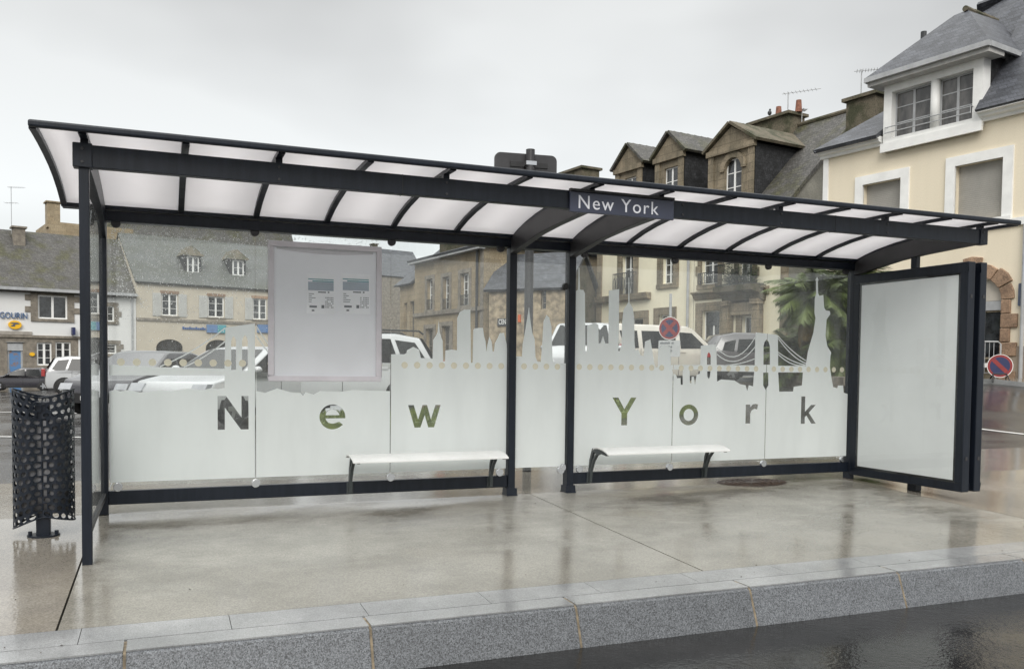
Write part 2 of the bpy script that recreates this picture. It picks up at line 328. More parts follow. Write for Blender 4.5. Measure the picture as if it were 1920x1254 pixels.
for m_ in (SLATE, SLATEM): coursed(m_, .22, .13, .010, .55, .28)
coursed(SLATED, .22, .13, .010, .5, .4); coursed(STONET, .62, .30, .012, .72, .16); coursed(STONEB, .7, .34, .014, .6, .15)
# ------------------------------------------------------------------ the ground
def sheet(name, x0, x1, y0, y1, nx, ny, zf, m):
    mb = MB()
    vs = [(x0+(x1-x0)*i/nx, y0+(y1-y0)*j/ny) for j in range(ny+1) for i in range(nx+1)]
    mb.add([(x, y, zf(x, y)) for x, y in vs], [(j*(nx+1)+i, j*(nx+1)+i+1, (j+1)*(nx+1)+i+1, (j+1)*(nx+1)+i) for j in range(ny) for i in range(nx)])
    o = mb.build(name, m, fix=False); o['kind'] = 'structure'; return o
sheet('road', -150, 170, -150, -3.03, 32, 16, lambda x, y: -.278, ASPHR)
xs = sheet('square', -150, 250, 2.02, 262.02, 200, 260, tz, ASPH)
# pavement: concrete slabs separated by joints
pav = bpy.data.objects.new('pavement', None); COL.objects.link(pav); pav['kind'] = 'structure'
JX = [-30, -16, -6.6, -3.3, -.042, 3.315, 6.72, 10.1, 13.4, 30, 60]
def pz(y): return .015+.034*min(y, 0)
for i in range(len(JX)-1):
    a, b = JX[i]+.005, JX[i+1]-.005
    mb = MB()
    for (y0, y1) in ((-2.595, 0), (0, 2.0)):
        mb.add([(a, y0, pz(y0)), (b, y0, pz(y0)), (b, y1, pz(y1)), (a, y1, pz(y1)), (a, y0, pz(y0)-.12), (b, y0, pz(y0)-.12), (b, y1, pz(y1)-.12), (a, y1, pz(y1)-.12)],
               [(0,1,2,3),(0,4,5,1),(1,5,6,2),(2,6,7,3),(3,7,4,0),(4,7,6,5)])
    mb.build('slab', CONC if -.1 < JX[i] < 6 else CONC2, pav)
MB().box(-30, 60, -2.596, 2.0, -.3, -.125).build('slab_joint_bed', BLACK, pav)
# granite kerb: chamfered front stones and a row of flat stones behind
krb = bpy.data.objects.new('kerb', None); COL.objects.link(krb); krb['kind'] = 'structure'
kx = [-19.8+1.08*i for i in range(0, 18)]
kx = [x for x in kx if x < -1.3]+[-.84, .245, 1.27, 2.31, 3.365, 4.43, 5.48, 6.55, 7.62, 8.7, 9.8, 10.9, 12, 13.1, 14.2, 16, 18, 22]
zt = -.0835
for i in range(len(kx)-1):
    a, b = kx[i]+.006, kx[i+1]-.006
    p = [(-2.808, zt-.006), (-2.955, zt-.006), (-2.972, zt-.012), (-3.045, -.29), (-2.808, -.29)]
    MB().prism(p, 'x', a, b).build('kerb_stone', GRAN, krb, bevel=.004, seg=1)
    MB().box(a, b, -2.958, -2.8085, zt-.0055, zt+.0015).build('kerb_top', GRANT, krb)  # thin layer that carries the lit tone of the stone's top
    MB().prism([(-2.83, zt+.001), (-2.952, zt-.006), (-2.969, zt-.015), (-3.041, -.288), (-2.83, -.288)], 'x', b, b+.012).build('grout', GROUT, krb)
for i, x in enumerate([-8+.62*k for k in range(45)]):
    MB().add([(x+.0, -2.8055, -.0805), (x+.617, -2.8055, -.0805), (x+.617, -2.5975, -.0735), (x+.0, -2.5975, -.0735), (x+.0, -2.8055, -.2), (x+.617, -2.8055, -.2), (x+.617, -2.5975, -.2), (x+.0, -2.5975, -.2)],
             [(0,1,2,3),(0,4,5,1),(1,5,6,2),(2,6,7,3),(3,7,4,0)]).build('edging_stone', GRANT, krb)
# low planted strip and painted lines on the square
gp = [PT(560, 806), PT(900, 803), PT(1180, 783), PT(1300, 776), PT(1330, 764), PT(1180, 757), PT(800, 777), PT(600, 786)]
gm = MB()
n = len(gp); vs = [(p.x, p.y, tz(p.x, p.y)+.10) for p in gp]; vb = [(p.x, p.y, tz(p.x, p.y)-.3) for p in gp]
gm.add(vs+vb, [tuple(t) for t in tessellate_polygon([[Vector(q) for q in vs]])]+[(i, (i+1) % n, (i+1) % n+n, i+n) for i in range(n)])
for k in range(5000):
    i, t, s_ = random.randrange(3), random.random(), random.random()
    a = Vector(vs[i]).lerp(Vector(vs[i+1]), t); b = Vector(vs[7-i]).lerp(Vector(vs[6-i]), t); p = a.lerp(b, s_)
    an = random.random()*pi; h = .05+.07*random.random()
    gm.add([p+Vector((cos(an)*.015, sin(an)*.015, -.01)), p-Vector((cos(an)*.015, sin(an)*.015, .01)), p+Vector((random.uniform(-.03, .03), random.uniform(-.03, .03), h))], [(0, 1, 2)])
tag(gm.build('grass_strip', GRASSM, fix=False), 'low mossy green grass strip on the square behind the frosted panels', 'grass', kind='stuff')
rl = bpy.data.objects.new('road_marking', None); COL.objects.link(rl); rl['kind'] = 'structure'
def marking(p, q, wd):
    d = (q-p).normalized(); nn = Vector((-d.y, d.x, 0))*wd/2; m_ = MB(); k = 14
    for i in range(k):
        a = p.lerp(q, i/k); b = p.lerp(q, (i+1)/k)
        m_.quad(*[(c.x, c.y, tz(c.x, c.y)+.012) for c in (a-nn, b-nn, b+nn, a+nn)])
    m_.build('painted_line', LINE, rl, fix=False)
a, b = PT(1836, 805), PT(1925, 815.5); d = (b-a); marking(a-d*3, b+d*3, .13)
a, b = PT(-40, 819), PT(190, 821); marking(a, b, .12)
a, b = PT(-60, 772), PT(190, 776); marking(a, b, .12)
# ------------------------------------------------------------------ the shelter
LX = 6.823; PXS = [0, 3.136, 3.687, LX]
sh = thing('bus_shelter', 'long dark glass bus shelter with opal curved roof and etched city skyline', 'bus shelter', (0, 0, 0))
def bb(n, m, *a, bevel=.003, par=None): return MB().box(*a).build(n, m, par or sh, bevel=bevel, seg=1)
for i, x in enumerate(PXS):
    xo = x if i else x
    mb = MB().box(xo-.036, xo+.028, -.045, .045, pz(0)-.0, 2.10)
    po = mb.build('post', NAVY, sh, bevel=.004, seg=1)
    if i in (1, 2):
        MB().prism([(-.075, .004), (.075, .004), (.05, .03), (.047, .075), (-.047, .075), (-.05, .03)], 'x', xo-.05, xo+.045).build('post_foot', NAVY, po)
fp = bb('post', NAVY, -.030, .022, -1.460, -1.406, pz(-1.43)-.003, 2.178)
# rails
for x0, x1 in ((.028, 3.10), (3.715, LX-.036)):
    bb('bottom_rail', NAVY, x0, x1, -.028, .022, .084, .182)
bb('top_beam', NAVY, -.036, LX+.028, -.05, .05, 2.101, 2.172)
bb('rear_gutter', NAVY, -.25, 7.07, -.075, .03, 2.178, 2.206)
bb('front_beam', NAVY, -.05, LX+.04, -1.468, -1.408, 2.180, 2.302)
bb('beam_end_cap', NAVY, -.058, .04, -1.478, -1.400, 2.176, 2.308)
bb('beam_end_cap', NAVY, LX-.03, LX+.052, -1.478, -1.400, 2.176, 2.308)
# roof profile (y, z)
RP = [(-.05, 2.206), (-.16, 2.240), (-.32, 2.277), (-.52, 2.310), (-.75, 2.335), (-1.0, 2.349), (-1.25, 2.356), (-1.45, 2.357), (-1.60, 2.354)]
def strip(x0, x1, dz0, dz1):
    mb = MB(); n = len(RP)
    vs = []
    for (y, z) in RP: vs += [(x0, y, z+dz0), (x1, y, z+dz0), (x1, y, z+dz1), (x0, y, z+dz1)]
    fs = [(0, 3, 2, 1), tuple(4*(n-1)+k for k in (0, 1, 2, 3))]
    for i in range(n-1):
        for k in range(4): fs.append((4*i+k, 4*i+(k+1) % 4, 4*i+4+(k+1) % 4, 4*i+4+k))
    return mb.add(vs, fs)
ribs = [-.235]+[.5227*k for k in range(7)]+[3.687+.5227*k for k in range(7)]+[7.055]
for k, x in enumerate(ribs):
    hw = .02 if 0 < k < len(ribs)-1 else .018
    strip(x-hw, x+hw, -.026, .010).build('roof_rib', NAVY, sh)
for k in range(len(ribs)-1):
    strip(ribs[k]+.021, ribs[k+1]-.021, -.004, .002).build('roof_panel', ROOFS, sh, smooth=True)
MB().box(-.2535, 7.074, -1.632, -1.598, 2.332, 2.372).build('roof_front_edge', NAVY, sh, bevel=.012, seg=3)
# arms
AP = [(.03, 1.94), (-.06, 1.985), (-.18, 2.045), (-.35, 2.098), (-.6, 2.135), (-.9, 2.158), (-1.2, 2.172), (-1.405, 2.180), (-1.405, 2.300), (-1.25, 2.318), (-.95, 2.312), (-.7, 2.296), (-.45, 2.268), (-.25, 2.232), (-.076, 2.19), (.03, 2.176)]
AP2 = [(.03, 2.04), (-.1, 2.06)]+AP[3:]
for i, x in enumerate(PXS):
    MB().prism(AP if i == 0 else AP2, 'x', x-.034, x+.026).build('roof_arm', NAVY2 if i else NAVY, sh, bevel=.003, seg=1)  # left arm in the plain paint, the others lightened for reflected light
for x in (0, 1.045, 2.09, 3.136, 3.687, 4.73, 5.776, LX):
    bb('spacer', NAVY, x-.02, x+.02, -1.462, -1.418, 2.302, 2.334, bevel=0)
for x in (-.01, 1.045, 2.09, 3.05, 3.86, 4.73, 5.776, LX):
    for z in (2.205, 2.277):
        MB().prism([(x+.008*cos(t*pi/3), z+.008*sin(t*pi/3)) for t in range(6)], 'y', -1.482 if x in (-.01, LX) else -1.473, -1.467).build('bolt', NAVY2, sh)
for x, yy in ((6.790, -1.3705), (6.935, -1.3705)):
    for z in (.35, 1.75): MB().box(x+.03, x+.055, yy-.001, -1.367, z-.015, z+.015).build('case_lock', NAVY2, sh)
for x in (1.8, 5.25): MB().box(x-.002, x+.002, -1.4695, -1.40, 2.179, 2.303).build('beam_joint', BLACK, sh)
# name board
nbo = bb('name_board', mat('name_board_blue', (.045, .052, .085), .35, .08), 2.955, 3.772, -1.492, -1.470, 2.156, 2.292)
bb('name_board_cap', BLACK, 2.955, 3.772, -1.50, -1.4685, 2.294, 2.312, par=nbo, bevel=0)
split(text_obj('New York', 'letter', LETTER, nbo, (3.008, -1.4935, 2.183), .128, sx=1.02, space=1.16, ext=.0012))
# glass panels, films and dots
def P2(pts): return [(PY(u, v, -.006).x, PY(u, v, -.006).z) for u, v in pts]
ZB, ZG0, ZG1 = .242, .216, 2.10
def arch(x0, x1, yt, yb, n=5):   # pixel outline of a pointed opening
    xm = (x0+x1)/2; h = (x1-x0)*1.1
    return [(x0, yb), (x0, yt+h), (x0+(xm-x0)*.35, yt+h*.4), (xm, yt), (x1-(xm-x0)*.35, yt+h*.4), (x1, yt+h), (x1, yb)]
left_outline = [(198, 683), (230, 684), (300, 688), (421, 691), (422.6, 614), (479, 606), (481, 733), (497, 736), (520, 728), (545, 735), (563, 736), (568, 742), (573, 735), (588, 739), (600, 733), (640, 734), (660, 731), (731, 733), (731.5, 664), (748, 664), (758, 664), (762, 661.8), (763, 656.5), (775, 650), (786, 655.6), (789, 671),
    (811, 672), (812, 637), (817, 630), (820.5, 622), (822.2, 600), (824.5, 622), (827.5, 632.6), (830, 639), (831, 677), (834.4, 677), (835, 657), (846.6, 655), (856.8, 656.5), (857.2, 596), (861.7, 585.5), (870.5, 580.4), (882, 580.4), (882.6, 648.5), (883, 680), (886, 680), (887.4, 618), (890, 615.8), (899, 614.5), (905.6, 614.5), (907.7, 630.8), (910.4, 639.7), (912, 660), (914, 645), (917.5, 630.8), (922, 641.5), (923.6, 659), (926, 659), (928, 643), (933.4, 632.6), (937, 624.6), (945, 623.8), (950, 645), (953.8, 666), (957.5, 671)]
left_holes = [[(200, 703.5), (421, 703.5), (421, 727), (408, 729), (396, 727.5), (380, 731), (350, 728), (335, 731), (318, 733), (300, 731.5), (282, 734.5), (262, 735), (240, 731), (225, 733), (215, 730), (200, 735)],
    arch(433.5, 442.5, 630, 693), arch(454, 464.5, 628, 695)]
mid_outline = [(976, 668), (978.6, 668), (980, 645), (984, 623.8), (987.4, 602.5), (991.8, 576), (994.5, 600.7), (998, 623.8), (1002.5, 636), (1004, 668), (1007, 677), (1014, 678.6), (1017.5, 630.8), (1019, 602.5), (1024.6, 590), (1030, 595.4), (1034, 613), (1036, 673), (1038.8, 680), (1048, 681)]
right_outline = [(1066, 660), (1068, 616), (1071, 552), (1073.8, 547), (1083.5, 543), (1084.6, 502), (1086.4, 502), (1087.6, 543), (1094, 543.7), (1096.7, 550), (1097.6, 658), (1100.3, 658), (1100.7, 610.7), (1115, 605), (1122, 609), (1122.4, 643.7), (1126, 643), (1130.6, 630), (1135, 643.7), (1140.7, 643.7), (1141.6, 544.7), (1160.9, 542), (1160.5, 612.5), (1159, 658), (1162, 658), (1165.4, 647), (1166.4, 603), (1169, 581), (1178, 566.7), (1178.4, 521), (1179.8, 521), (1180.2, 566.7), (1186.5, 577.7), (1189, 594), (1189.7, 640), (1191, 656.5), (1196.6, 654.7), (1201, 665.7), (1206.7, 667.5), (1209.5, 640), (1219.5, 636), (1223, 658), (1228.7, 689.5), (1233.3, 687.7), (1234, 654.7), (1240, 649), (1249, 647), (1257, 651), (1258, 684), (1313, 684), (1314, 648), (1330, 646), (1343, 645), (1343.8, 684), (1415, 684.5), (1416, 630), (1417, 623), (1456, 627.5), (1458.6, 629), (1459, 685.5), (1510.3, 686), (1515, 658), (1519, 643.5), (1525, 623.7), (1529, 596.5), (1527, 586.6), (1527.6, 559.4), (1530, 550.8), (1529.8, 527), (1528.5, 525), (1532, 519), (1535, 525), (1533.4, 528), (1534, 549.5), (1536, 554.5), (1543.7, 553), (1545.4, 576.7), (1548.6, 581.7), (1556, 583), (1556.8, 589), (1549.9, 599), (1547.9, 628.6), (1551, 648.4), (1558.5, 660.8), (1557, 668), (1556, 688), (1558.5, 705), (1562, 725), (1569.6, 727.5), (1571, 722.5), (1580.8, 722.5), (1582, 736), (1592, 738.6)]
right_holes = [[(1260, 693), (1280, 692), (1280, 721), (1276.5, 721), (1276, 708), (1270, 709), (1267, 702), (1262, 700)],
    [(1293, 693), (1312, 692), (1312, 700), (1306, 703), (1303, 722), (1301, 706), (1297, 706), (1296, 718), (1293.5, 718)],
    [(1344.5, 695.5), (1414, 697), (1412, 724), (1404, 722), (1401, 733), (1398, 722), (1388, 720), (1377, 713), (1352, 711), (1344.5, 715)],
    arch(1431.5, 1443.5, 636, 683.5), [(1431, 698.5), (1440.5, 698.5), (1440.5, 722), (1435.5, 731), (1431, 722)],
    [(1459, 698), (1505.5, 698), (1503.5, 722.5), (1488, 725), (1487, 733.7), (1461, 734)], arch(1325.5, 1332.5, 660, 683.5), [(1326, 696), (1332, 696), (1331, 706), (1329, 710), (1326, 706)]]
# letters cut out of the film: boxes in pixels -> holes in panel coordinates
def boxmap(u0, u1, v0, v1):
    um, vm = (u0+u1)/2, (v0+v1)/2
    x0, x1 = PY(u0, vm, -.006).x, PY(u1, vm, -.006).x; z1, z0 = PY(um, v0, -.006).z, PY(um, v1, -.006).z
    return lambda a, b: (x0+(x1-x0)*a, z0+(z1-z0)*b)
def letter(ch, bx):
    f = boxmap(*bx)
    if ch == 'N': return [[f(*p) for p in ((0,0),(0,1),(.27,1),(.77,.36),(.77,1),(1,1),(1,0),(.75,0),(.23,.66),(.23,0))]], []
    if ch == 'Y': return [[f(*p) for p in ((.38,0),(.38,.42),(0,1),(.24,1),(.5,.58),(.77,1),(1,1),(.62,.42),(.62,0))]], []
    if ch == 'w': return [[f(*p) for p in ((.2,0),(0,1),(.17,1),(.31,.36),(.44,1),(.58,1),(.70,.36),(.84,1),(1,1),(.80,0),(.62,0),(.51,.55),(.38,0))]], []
    if ch == 'r': return [[f(*p) for p in ((0,0),(0,.97),(.36,.97),(.36,.84),(.55,.97),(.8,1.0),(1,.97),(.93,.72),(.7,.75),(.48,.66),(.38,.5),(.38,0))]], []
    if ch == 'k': return [[f(*p) for p in ((0,0),(0,1),(.26,1),(.26,.44),(.66,.69),(.98,.69),(.52,.40),(1,0),(.7,0),(.36,.30),(.26,.24),(.26,0))]], []
    c = [(.5+.5*cos(t*pi/14), .5+.5*sin(t*pi/14)) for t in range(28)]; ci = [(.5+.27*cos(t*pi/14), .5+.29*sin(t*pi/14)) for t in range(28)]
    if ch == 'o': return [[f(*p) for p in c]], [[f(*p) for p in ci]]
    if ch == 'e':
        outer = [(1, .44)]+[(.5+.5*cos(t*pi/16), .5+.5*sin(t*pi/16)) for t in range(0, 27)]+[(.93, .2), (.76, .31)]
        lower = [(.5+.28*cos(t*pi/16), .5+.27*sin(t*pi/16)) for t in range(26, 18, -1)]
        top = [(.24, .57)]+[(.5+.28*cos(t*pi/16), .5+.29*sin(t*pi/16)) for t in range(14, 1, -1)]+[(.76, .57)]
        outer = [(1, .44)]+[(.5+.5*cos(t*pi/16), .5+.5*sin(t*pi/16)) for t in range(0, 28)]+[(.91, .18), (.76, .30)]+lower+[(.23, .44)]
        return [[f(*p) for p in outer]], [[f(*p) for p in top]]
lettersL = [('N', (408, 466, 742, 805)), ('e', (599, 647.5, 758, 804.5)), ('w', (765, 826, 759, 801))]
lettersR = [('Y', (1148, 1193, 745, 797)), ('o', (1273.5, 1309, 758, 797)), ('r', (1398, 1421, 757, 793.5)), ('k', (1502, 1530, 743, 794))]
def film(outline, holes, letters, x0, x1, cuts, cables=()):
    o2 = [(max(x0, min(x1, p[0])), p[1]) for p in P2(outline)]
    poly = [(x0, ZB)]+[(x0, o2[0][1])]+o2+[(x1, o2[-1][1]), (x1, ZB)]
    hs = [P2(h) for h in holes]; isl = []
    for ch, bx in letters:
        a, b = letter(ch, bx); hs += a; isl += b
    loops = [poly]+hs+isl; vs2, ed = [], []
    for l_ in loops:
        b_ = len(vs2); vs2 += [Vector(p) for p in l_]; ed += [(b_+i, b_+(i+1) % len(l_)) for i in range(len(l_))]
    rv = delaunay_2d_cdt(vs2, ed, [], 0, 1e-6)
    def inside(x, y):
        c = False
        for l_ in loops:
            for (x1_, y1_), (x2_, y2_) in zip(l_, l_[1:]+l_[:1]):
                if (y1_ > y) != (y2_ > y) and x < (x2_-x1_)*(y-y1_)/(y2_-y1_)+x1_: c = not c
        return c
    fs = []
    for f_ in rv[2]:
        c = sum((rv[0][i] for i in f_), Vector((0, 0)))/len(f_)
        if inside(c.x, c.y): fs.append(tuple(f_))
    mb = MB().add([(p.x, 0, p.y) for p in rv[0]], fs)
    for c in cables:                             # thin cable lines of the bridges
        c = P2(c)
        for a, b in zip(c[:-1], c[1:]):
            d = Vector((b[0]-a[0], b[1]-a[1])).normalized(); nx_, nz_ = -d.y*.0045, d.x*.0045
            mb.add([(a[0]-nx_, 0, a[1]-nz_), (b[0]-nx_, 0, b[1]-nz_), (b[0]+nx_, 0, b[1]+nz_), (a[0]+nx_, 0, a[1]+nz_)], [(0, 1, 2, 3)])
    res = []
    for a, b in zip([x0]+cuts, cuts+[x1]):
        bm = bmesh.new(); me = bpy.data.meshes.new('t'); me.from_pydata(mb.v, [], mb.f); bm.from_mesh(me); bpy.data.meshes.remove(me)
        for xx, s_ in ((a+.0035, -1), (b-.0035, 1)):
            bmesh.ops.bisect_plane(bm, geom=bm.verts[:]+bm.edges[:]+bm.faces[:], plane_co=(xx, 0, 0), plane_no=(s_, 0, 0), clear_outer=True)
        me = bpy.data.meshes.new('skyline_film'); bm.to_mesh(me); bm.free(); me.materials.append(FILM)
        o = bpy.data.objects.new('skyline_film', me); COL.objects.link(o); o.location = (0, -.0062, 0); res.append((a, b, o))
    return res
def catmull(p0, p1, sag, n=9): return [(p0[0]+(p1[0]-p0[0])*t/n, p0[1]+(p1[1]-p0[1])*t/n+sag*4*(t/n)*(1-t/n)) for t in range(n+1)]
cabL = [catmull((422, 615), (300, 687), 6), catmull((422, 640), (345, 688), 4), catmull((480, 610), (520, 668), 2), catmull((480, 628), (530, 690), 4)]
cabR = [catmull((1416, 632), (1344, 652), 26), catmull((1416, 650), (1344, 664), 20), catmull((1416, 672), (1360, 684), 3), catmull((1459, 630), (1511, 676), 4), catmull((1459, 634), (1511, 681), 7), catmull((1459, 660), (1511, 684), 4), catmull((1459, 664), (1509, 685), 7)]
panels = film(left_outline, left_holes, lettersL, .034, 3.096, [1.045, 2.09], cabL)
panels += film(mid_outline, [], [], 3.168, 3.648, [])
panels += film(right_outline, right_holes, lettersR, 3.72, LX-.040, [4.732, 5.777], cabR)
dm = MB(); dm.add([(0, 0, 0)]+[(.0265*cos(2*pi*k/20), 0, .0265*sin(2*pi*k/20)) for k in range(20)], [(0, k+1, (k+1) % 20+1) for k in range(20)])
dot0 = None
for a, b, fo in panels:
    g = MB().box(a+.003, b-.003, -.005, .005, ZG0, ZG1).build('glass_panel', GLASS, sh)
    fo.parent = g
    k0 = int(a/.1045)+1
    for k in range(int(a/.1045), int(b/.1045)+1):
        x = .0105+.1045*k
        if x < a+.03 or x > b-.03: continue
        if dot0 is None: dot0 = dm.build('dot', DOT, g, loc=(x, -.0075, 1.108)); 
        else: inst(dot0, g, (x, -.0075, 1.108))
side = MB().box(-.006, .004, -1.37, -.06, .185, 2.06).build('side_glass', GLASS, sh)
bb('side_rail', NAVY2, -.02, .016, -1.395, -.045, .135, .175)
for x, z in [(.09, 2.090), (1.04, 2.092), (2.09, 2.085), (3.02, 2.09), (.09, .21), (1.045, .20), (2.09, .205), (3.03, .21), (3.78, .215), (4.70, .20), (5.75, .20), (6.72, .21), (3.80, 2.09), (4.72, 2.085), (5.76, 2.085), (6.70, 2.085), (3.60, .21)]:
    MB().prism([(x+.032*cos(t*pi/8), z+.032*sin(t*pi/8)) for t in range(16)], 'y', -.036, -.007).build('glass_clamp', STEEL if z < 1 else NAVY2, sh, bevel=.008, seg=2)
for z in (1.80, .235): MB().prism([(3.622+.022*cos(t*pi/8), z+.03*sin(t*pi/8)) for t in range(16)], 'y', -.04, .0).build('glass_clamp', BLACK if z > 1 else STEEL, sh, bevel=.006)
# rain drops on the glass
dr = MB()
for k in range(2600):
    x = abs(random.gauss(0, .55))+.05 if random.random() < .6 else random.uniform(.05, 2.0); z = 2.09-abs(random.gauss(0, .33))
    if x > 3 or z < 1.2 or (1.14 < x < 2.0 and z < 2.04): continue
    r = random.uniform(.0015, .0042)
    dr.add([(x+r*cos(q*pi/3), -.0055, z+r*1.2*sin(q*pi/3)) for q in range(6)]+[(x, -.0055-r*.6, z)], [(q, (q+1) % 6, 6) for q in range(6)])
tag(dr.build('rain_drops', sheetmat('water_drop', (.95, .96, .95), .6, .1, 1), sh, smooth=True, fix=False), kind='stuff')
# small grit and leaf scraps on the wet slabs
gd = MB()
for k in range(130):
    x, y = random.uniform(-1.2, 7.5), random.uniform(-2.9, 1.2) if k % 3 else random.uniform(-2.9, -2.5); r_ = random.uniform(.002, .008); a = random.random()*6; z = pz(y)+.002 if y > -2.6 else -.078
    gd.add([(x+r_*cos(a), y+r_*sin(a), z), (x-r_*.6*sin(a), y+r_*.6*cos(a), z+.004), (x-r_*cos(a), y-r_*sin(a), z), (x+r_*.5*sin(a), y-r_*.5*cos(a), z+.003)], [(0, 1, 2, 3)])
tag(gd.build('pavement_grit', mat('leaf_scrap', (.07, .045, .02), .6, .3, 9), fix=False), 'scattered grit and leaf scraps lying on the wet pavement', 'litter', kind='stuff')
# benches
def bench(x0, x1, b0, b1, n_):
    prof = [(-.115, .395), (-.14, .410), (-.20, .416), (-.28, .410), (-.345, .397), (-.395, .378)]
    mb = MB(); vs = []
    for (y, z) in prof: vs += [(x0, y, z), (x1, y, z), (x1, y, z-.012), (x0, y, z-.012)]
    fs = [(0, 3, 2, 1), tuple(4*(len(prof)-1)+k for k in range(4))]
    for i in range(len(prof)-1):
        for k in range(4): fs.append((4*i+k, 4*i+(k+1) % 4, 4*i+4+(k+1) % 4, 4*i+4+k))
    be = mb.add(vs, fs).build('bench', SEATM, sh, bevel=.002)
    for bx in (b0, b1):
        o = [(-.030, .10), (-.030, .20), (-.05, .30), (-.10, .405), (-.15, .408), (-.20, .404), (-.28, .396), (-.37, .372), (-.36, .362), (-.25, .372), (-.18, .350), (-.12, .29), (-.075, .20), (-.06, .10)]
        hole = [(-.062, .22), (-.08, .30), (-.118, .375), (-.15, .375), (-.165, .36), (-.115, .31)]
        allp = [o, hole]; flat = o+hole; n = len(o); h = len(hole)
        tr = tessellate_polygon([[Vector((p[0], p[1], 0)) for p in q] for q in allp])
        t_ = MB(); N_ = len(flat); vs = [(bx-.012, p[0], p[1]-.004) for p in flat]+[(bx+.012, p[0], p[1]-.004) for p in flat]
        fs = [tuple(t) for t in tr]+[tuple(i+N_ for i in t)[::-1] for t in tr]
        fs += [(i, (i+1) % n, (i+1) % n+N_, i+N_) for i in range(n)]+[(n+i, n+(i+1) % h, n+(i+1) % h+N_, n+i+N_) for i in range(h)]
        br = t_.add(vs, fs).build('bracket', BRKT, be)
        MB().box(bx-.026, bx+.026, -.036, -.0285, .092, .176).build('bracket_plate', BRKT, be)
        bo = MB()
        for z in (.108, .158): bo.ball((bx+.004, -.037, z), .007)
        split(bo.build('bolt', STEEL, be, smooth=True))
bench(1.712, 2.965, 1.76, 2.94, 1); bench(3.86, 5.10, 3.875, 5.07, 2)
# timetable case
tx0, tx1, z0, z1 = 1.136, 2.002, .974, 2.036
tc_ = MB().box(tx0+.02, tx1-.02, -.040, -.010, z0+.02, z1-.02).build('timetable_case', BOARD, sh)
fr = MB()
for a in ((tx0, tx1, z1-.042, z1), (tx0, tx1, z0, z0+.042), (tx0, tx0+.042, z0+.042, z1-.042), (tx1-.042, tx1, z0+.042, z1-.042)): fr.box(a[0], a[1], -.056, -.009, a[2], a[3])
fr.build('frame', ALU, tc_, bevel=.005)
MB().box(tx0+.043, tx1-.043, -.050, -.048, z0+.043, z1-.043).build('cover_glass', PGLASS, tc_)
shf = MB(); shf.add([(tx0+.06+.74*k/12, -.0415, z1-.06-.022*sin(pi*k/12)) for k in range(13)]+[(tx0+.06+.74*k/12, -.0415, z1-.047) for k in range(13)], [(k, k+1, k+14, k+13) for k in range(12)])
shf.build('sagging_sheet_edge', ALU, tc_, fix=False)
for (u0, u1) in ((575, 628), (640, 694)):
    a = PY(u0, 512, -.042); b = PY(u1, 588, -.042); x0, x1, zt_, zb_ = a.x, b.x, a.z, b.z-.005
    s_ = MB().box(x0, x1, -.0425, -.041, zb_, zt_).build('timetable_sheet', PAPER, tc_)
    w_, h_ = x1-x0, zt_-zb_
    def bar(m_, *r): 
        q = MB()
        for (p0, p1, q0, q1) in r: q.box(x0+w_*p0, x0+w_*p1, -.0436, -.0426, zt_-h_*q1, zt_-h_*q0)
        q.build('print', m_, s_)
    bar(TEAL, (.05, .95, .13, .155), (.2, .95, .175, .205)); bar(PALEB, (.05, .95, .21, .42))
    rr = [(.4, .68, .445, .475), (.74, .80, .44, .475), (.52, .62, .78, .86), (.1, .36, .80, .85), (.18, .27, .9, .94)]
    rr += [(.07, .07+.2*random.random()+.05, .5+.05*k, .515+.05*k) for k in range(5)]
    rr += [(.66+.05*i, .69+.05*i, .58+.048*j, .605+.048*j) for i in range(6) for j in range(6) if random.random() < .85]
    bar(INK, *rr)
# advertising panel at the right-hand end
def case(x0, x1, lit):
    c = MB().box(x0+.012, x1-.012, -1.33, -.06, .085, 2.02).build('advert_case', BLACK, sh)
    fr = MB(); y0, y1, z0, z1 = -1.368, -.032, .060, 2.045
    for (ya, yb, za, zb) in ((y0, y1, 1.962, z1), (y0, y1, z0, .133), (y0, -1.287, .133, 1.962), (-.118, y1, .133, 1.962)): fr.box(x0, x1, ya, yb, za, zb)
    fr.build('frame', NAVY, c, bevel=.006, seg=2)
    xf = x0 if lit < 0 else x1
    MB().box(xf-lit*.009, xf-lit*.011, -1.268, -.140, .155, 1.940).build('poster', POSTER, c)
    gk = MB()
    for (ya, yb, za, zb) in ((-1.287, -.118, 1.940, 1.962), (-1.287, -.118, .133, .155), (-1.287, -1.268, .155, 1.940), (-.140, -.118, .155, 1.940)): gk.box(xf-lit*.006, xf-lit*.014, ya, yb, za, zb)
    gk.build('gasket', GASKET, c)
    MB().box(xf-lit*.0035, xf-lit*.0055, -1.287, -.118, .133, 1.962).build('poster_glass', PGLASS, c)
case(6.790, 6.874, -1); case(6.935, 7.012, 1)
bb('case_gap_shade', BLACK, 6.876, 6.933, -1.30, -.06, .11, 2.0, bevel=0)  # black filler put in for the shade of the gap between the cases
bb('case_foot', NAVY, 6.87, 6.945, -.80, -.70, pz(-.75), .108); bb('case_hanger', NAVY, 6.80, 6.85, -.80, -.735, 2.047, 2.17)
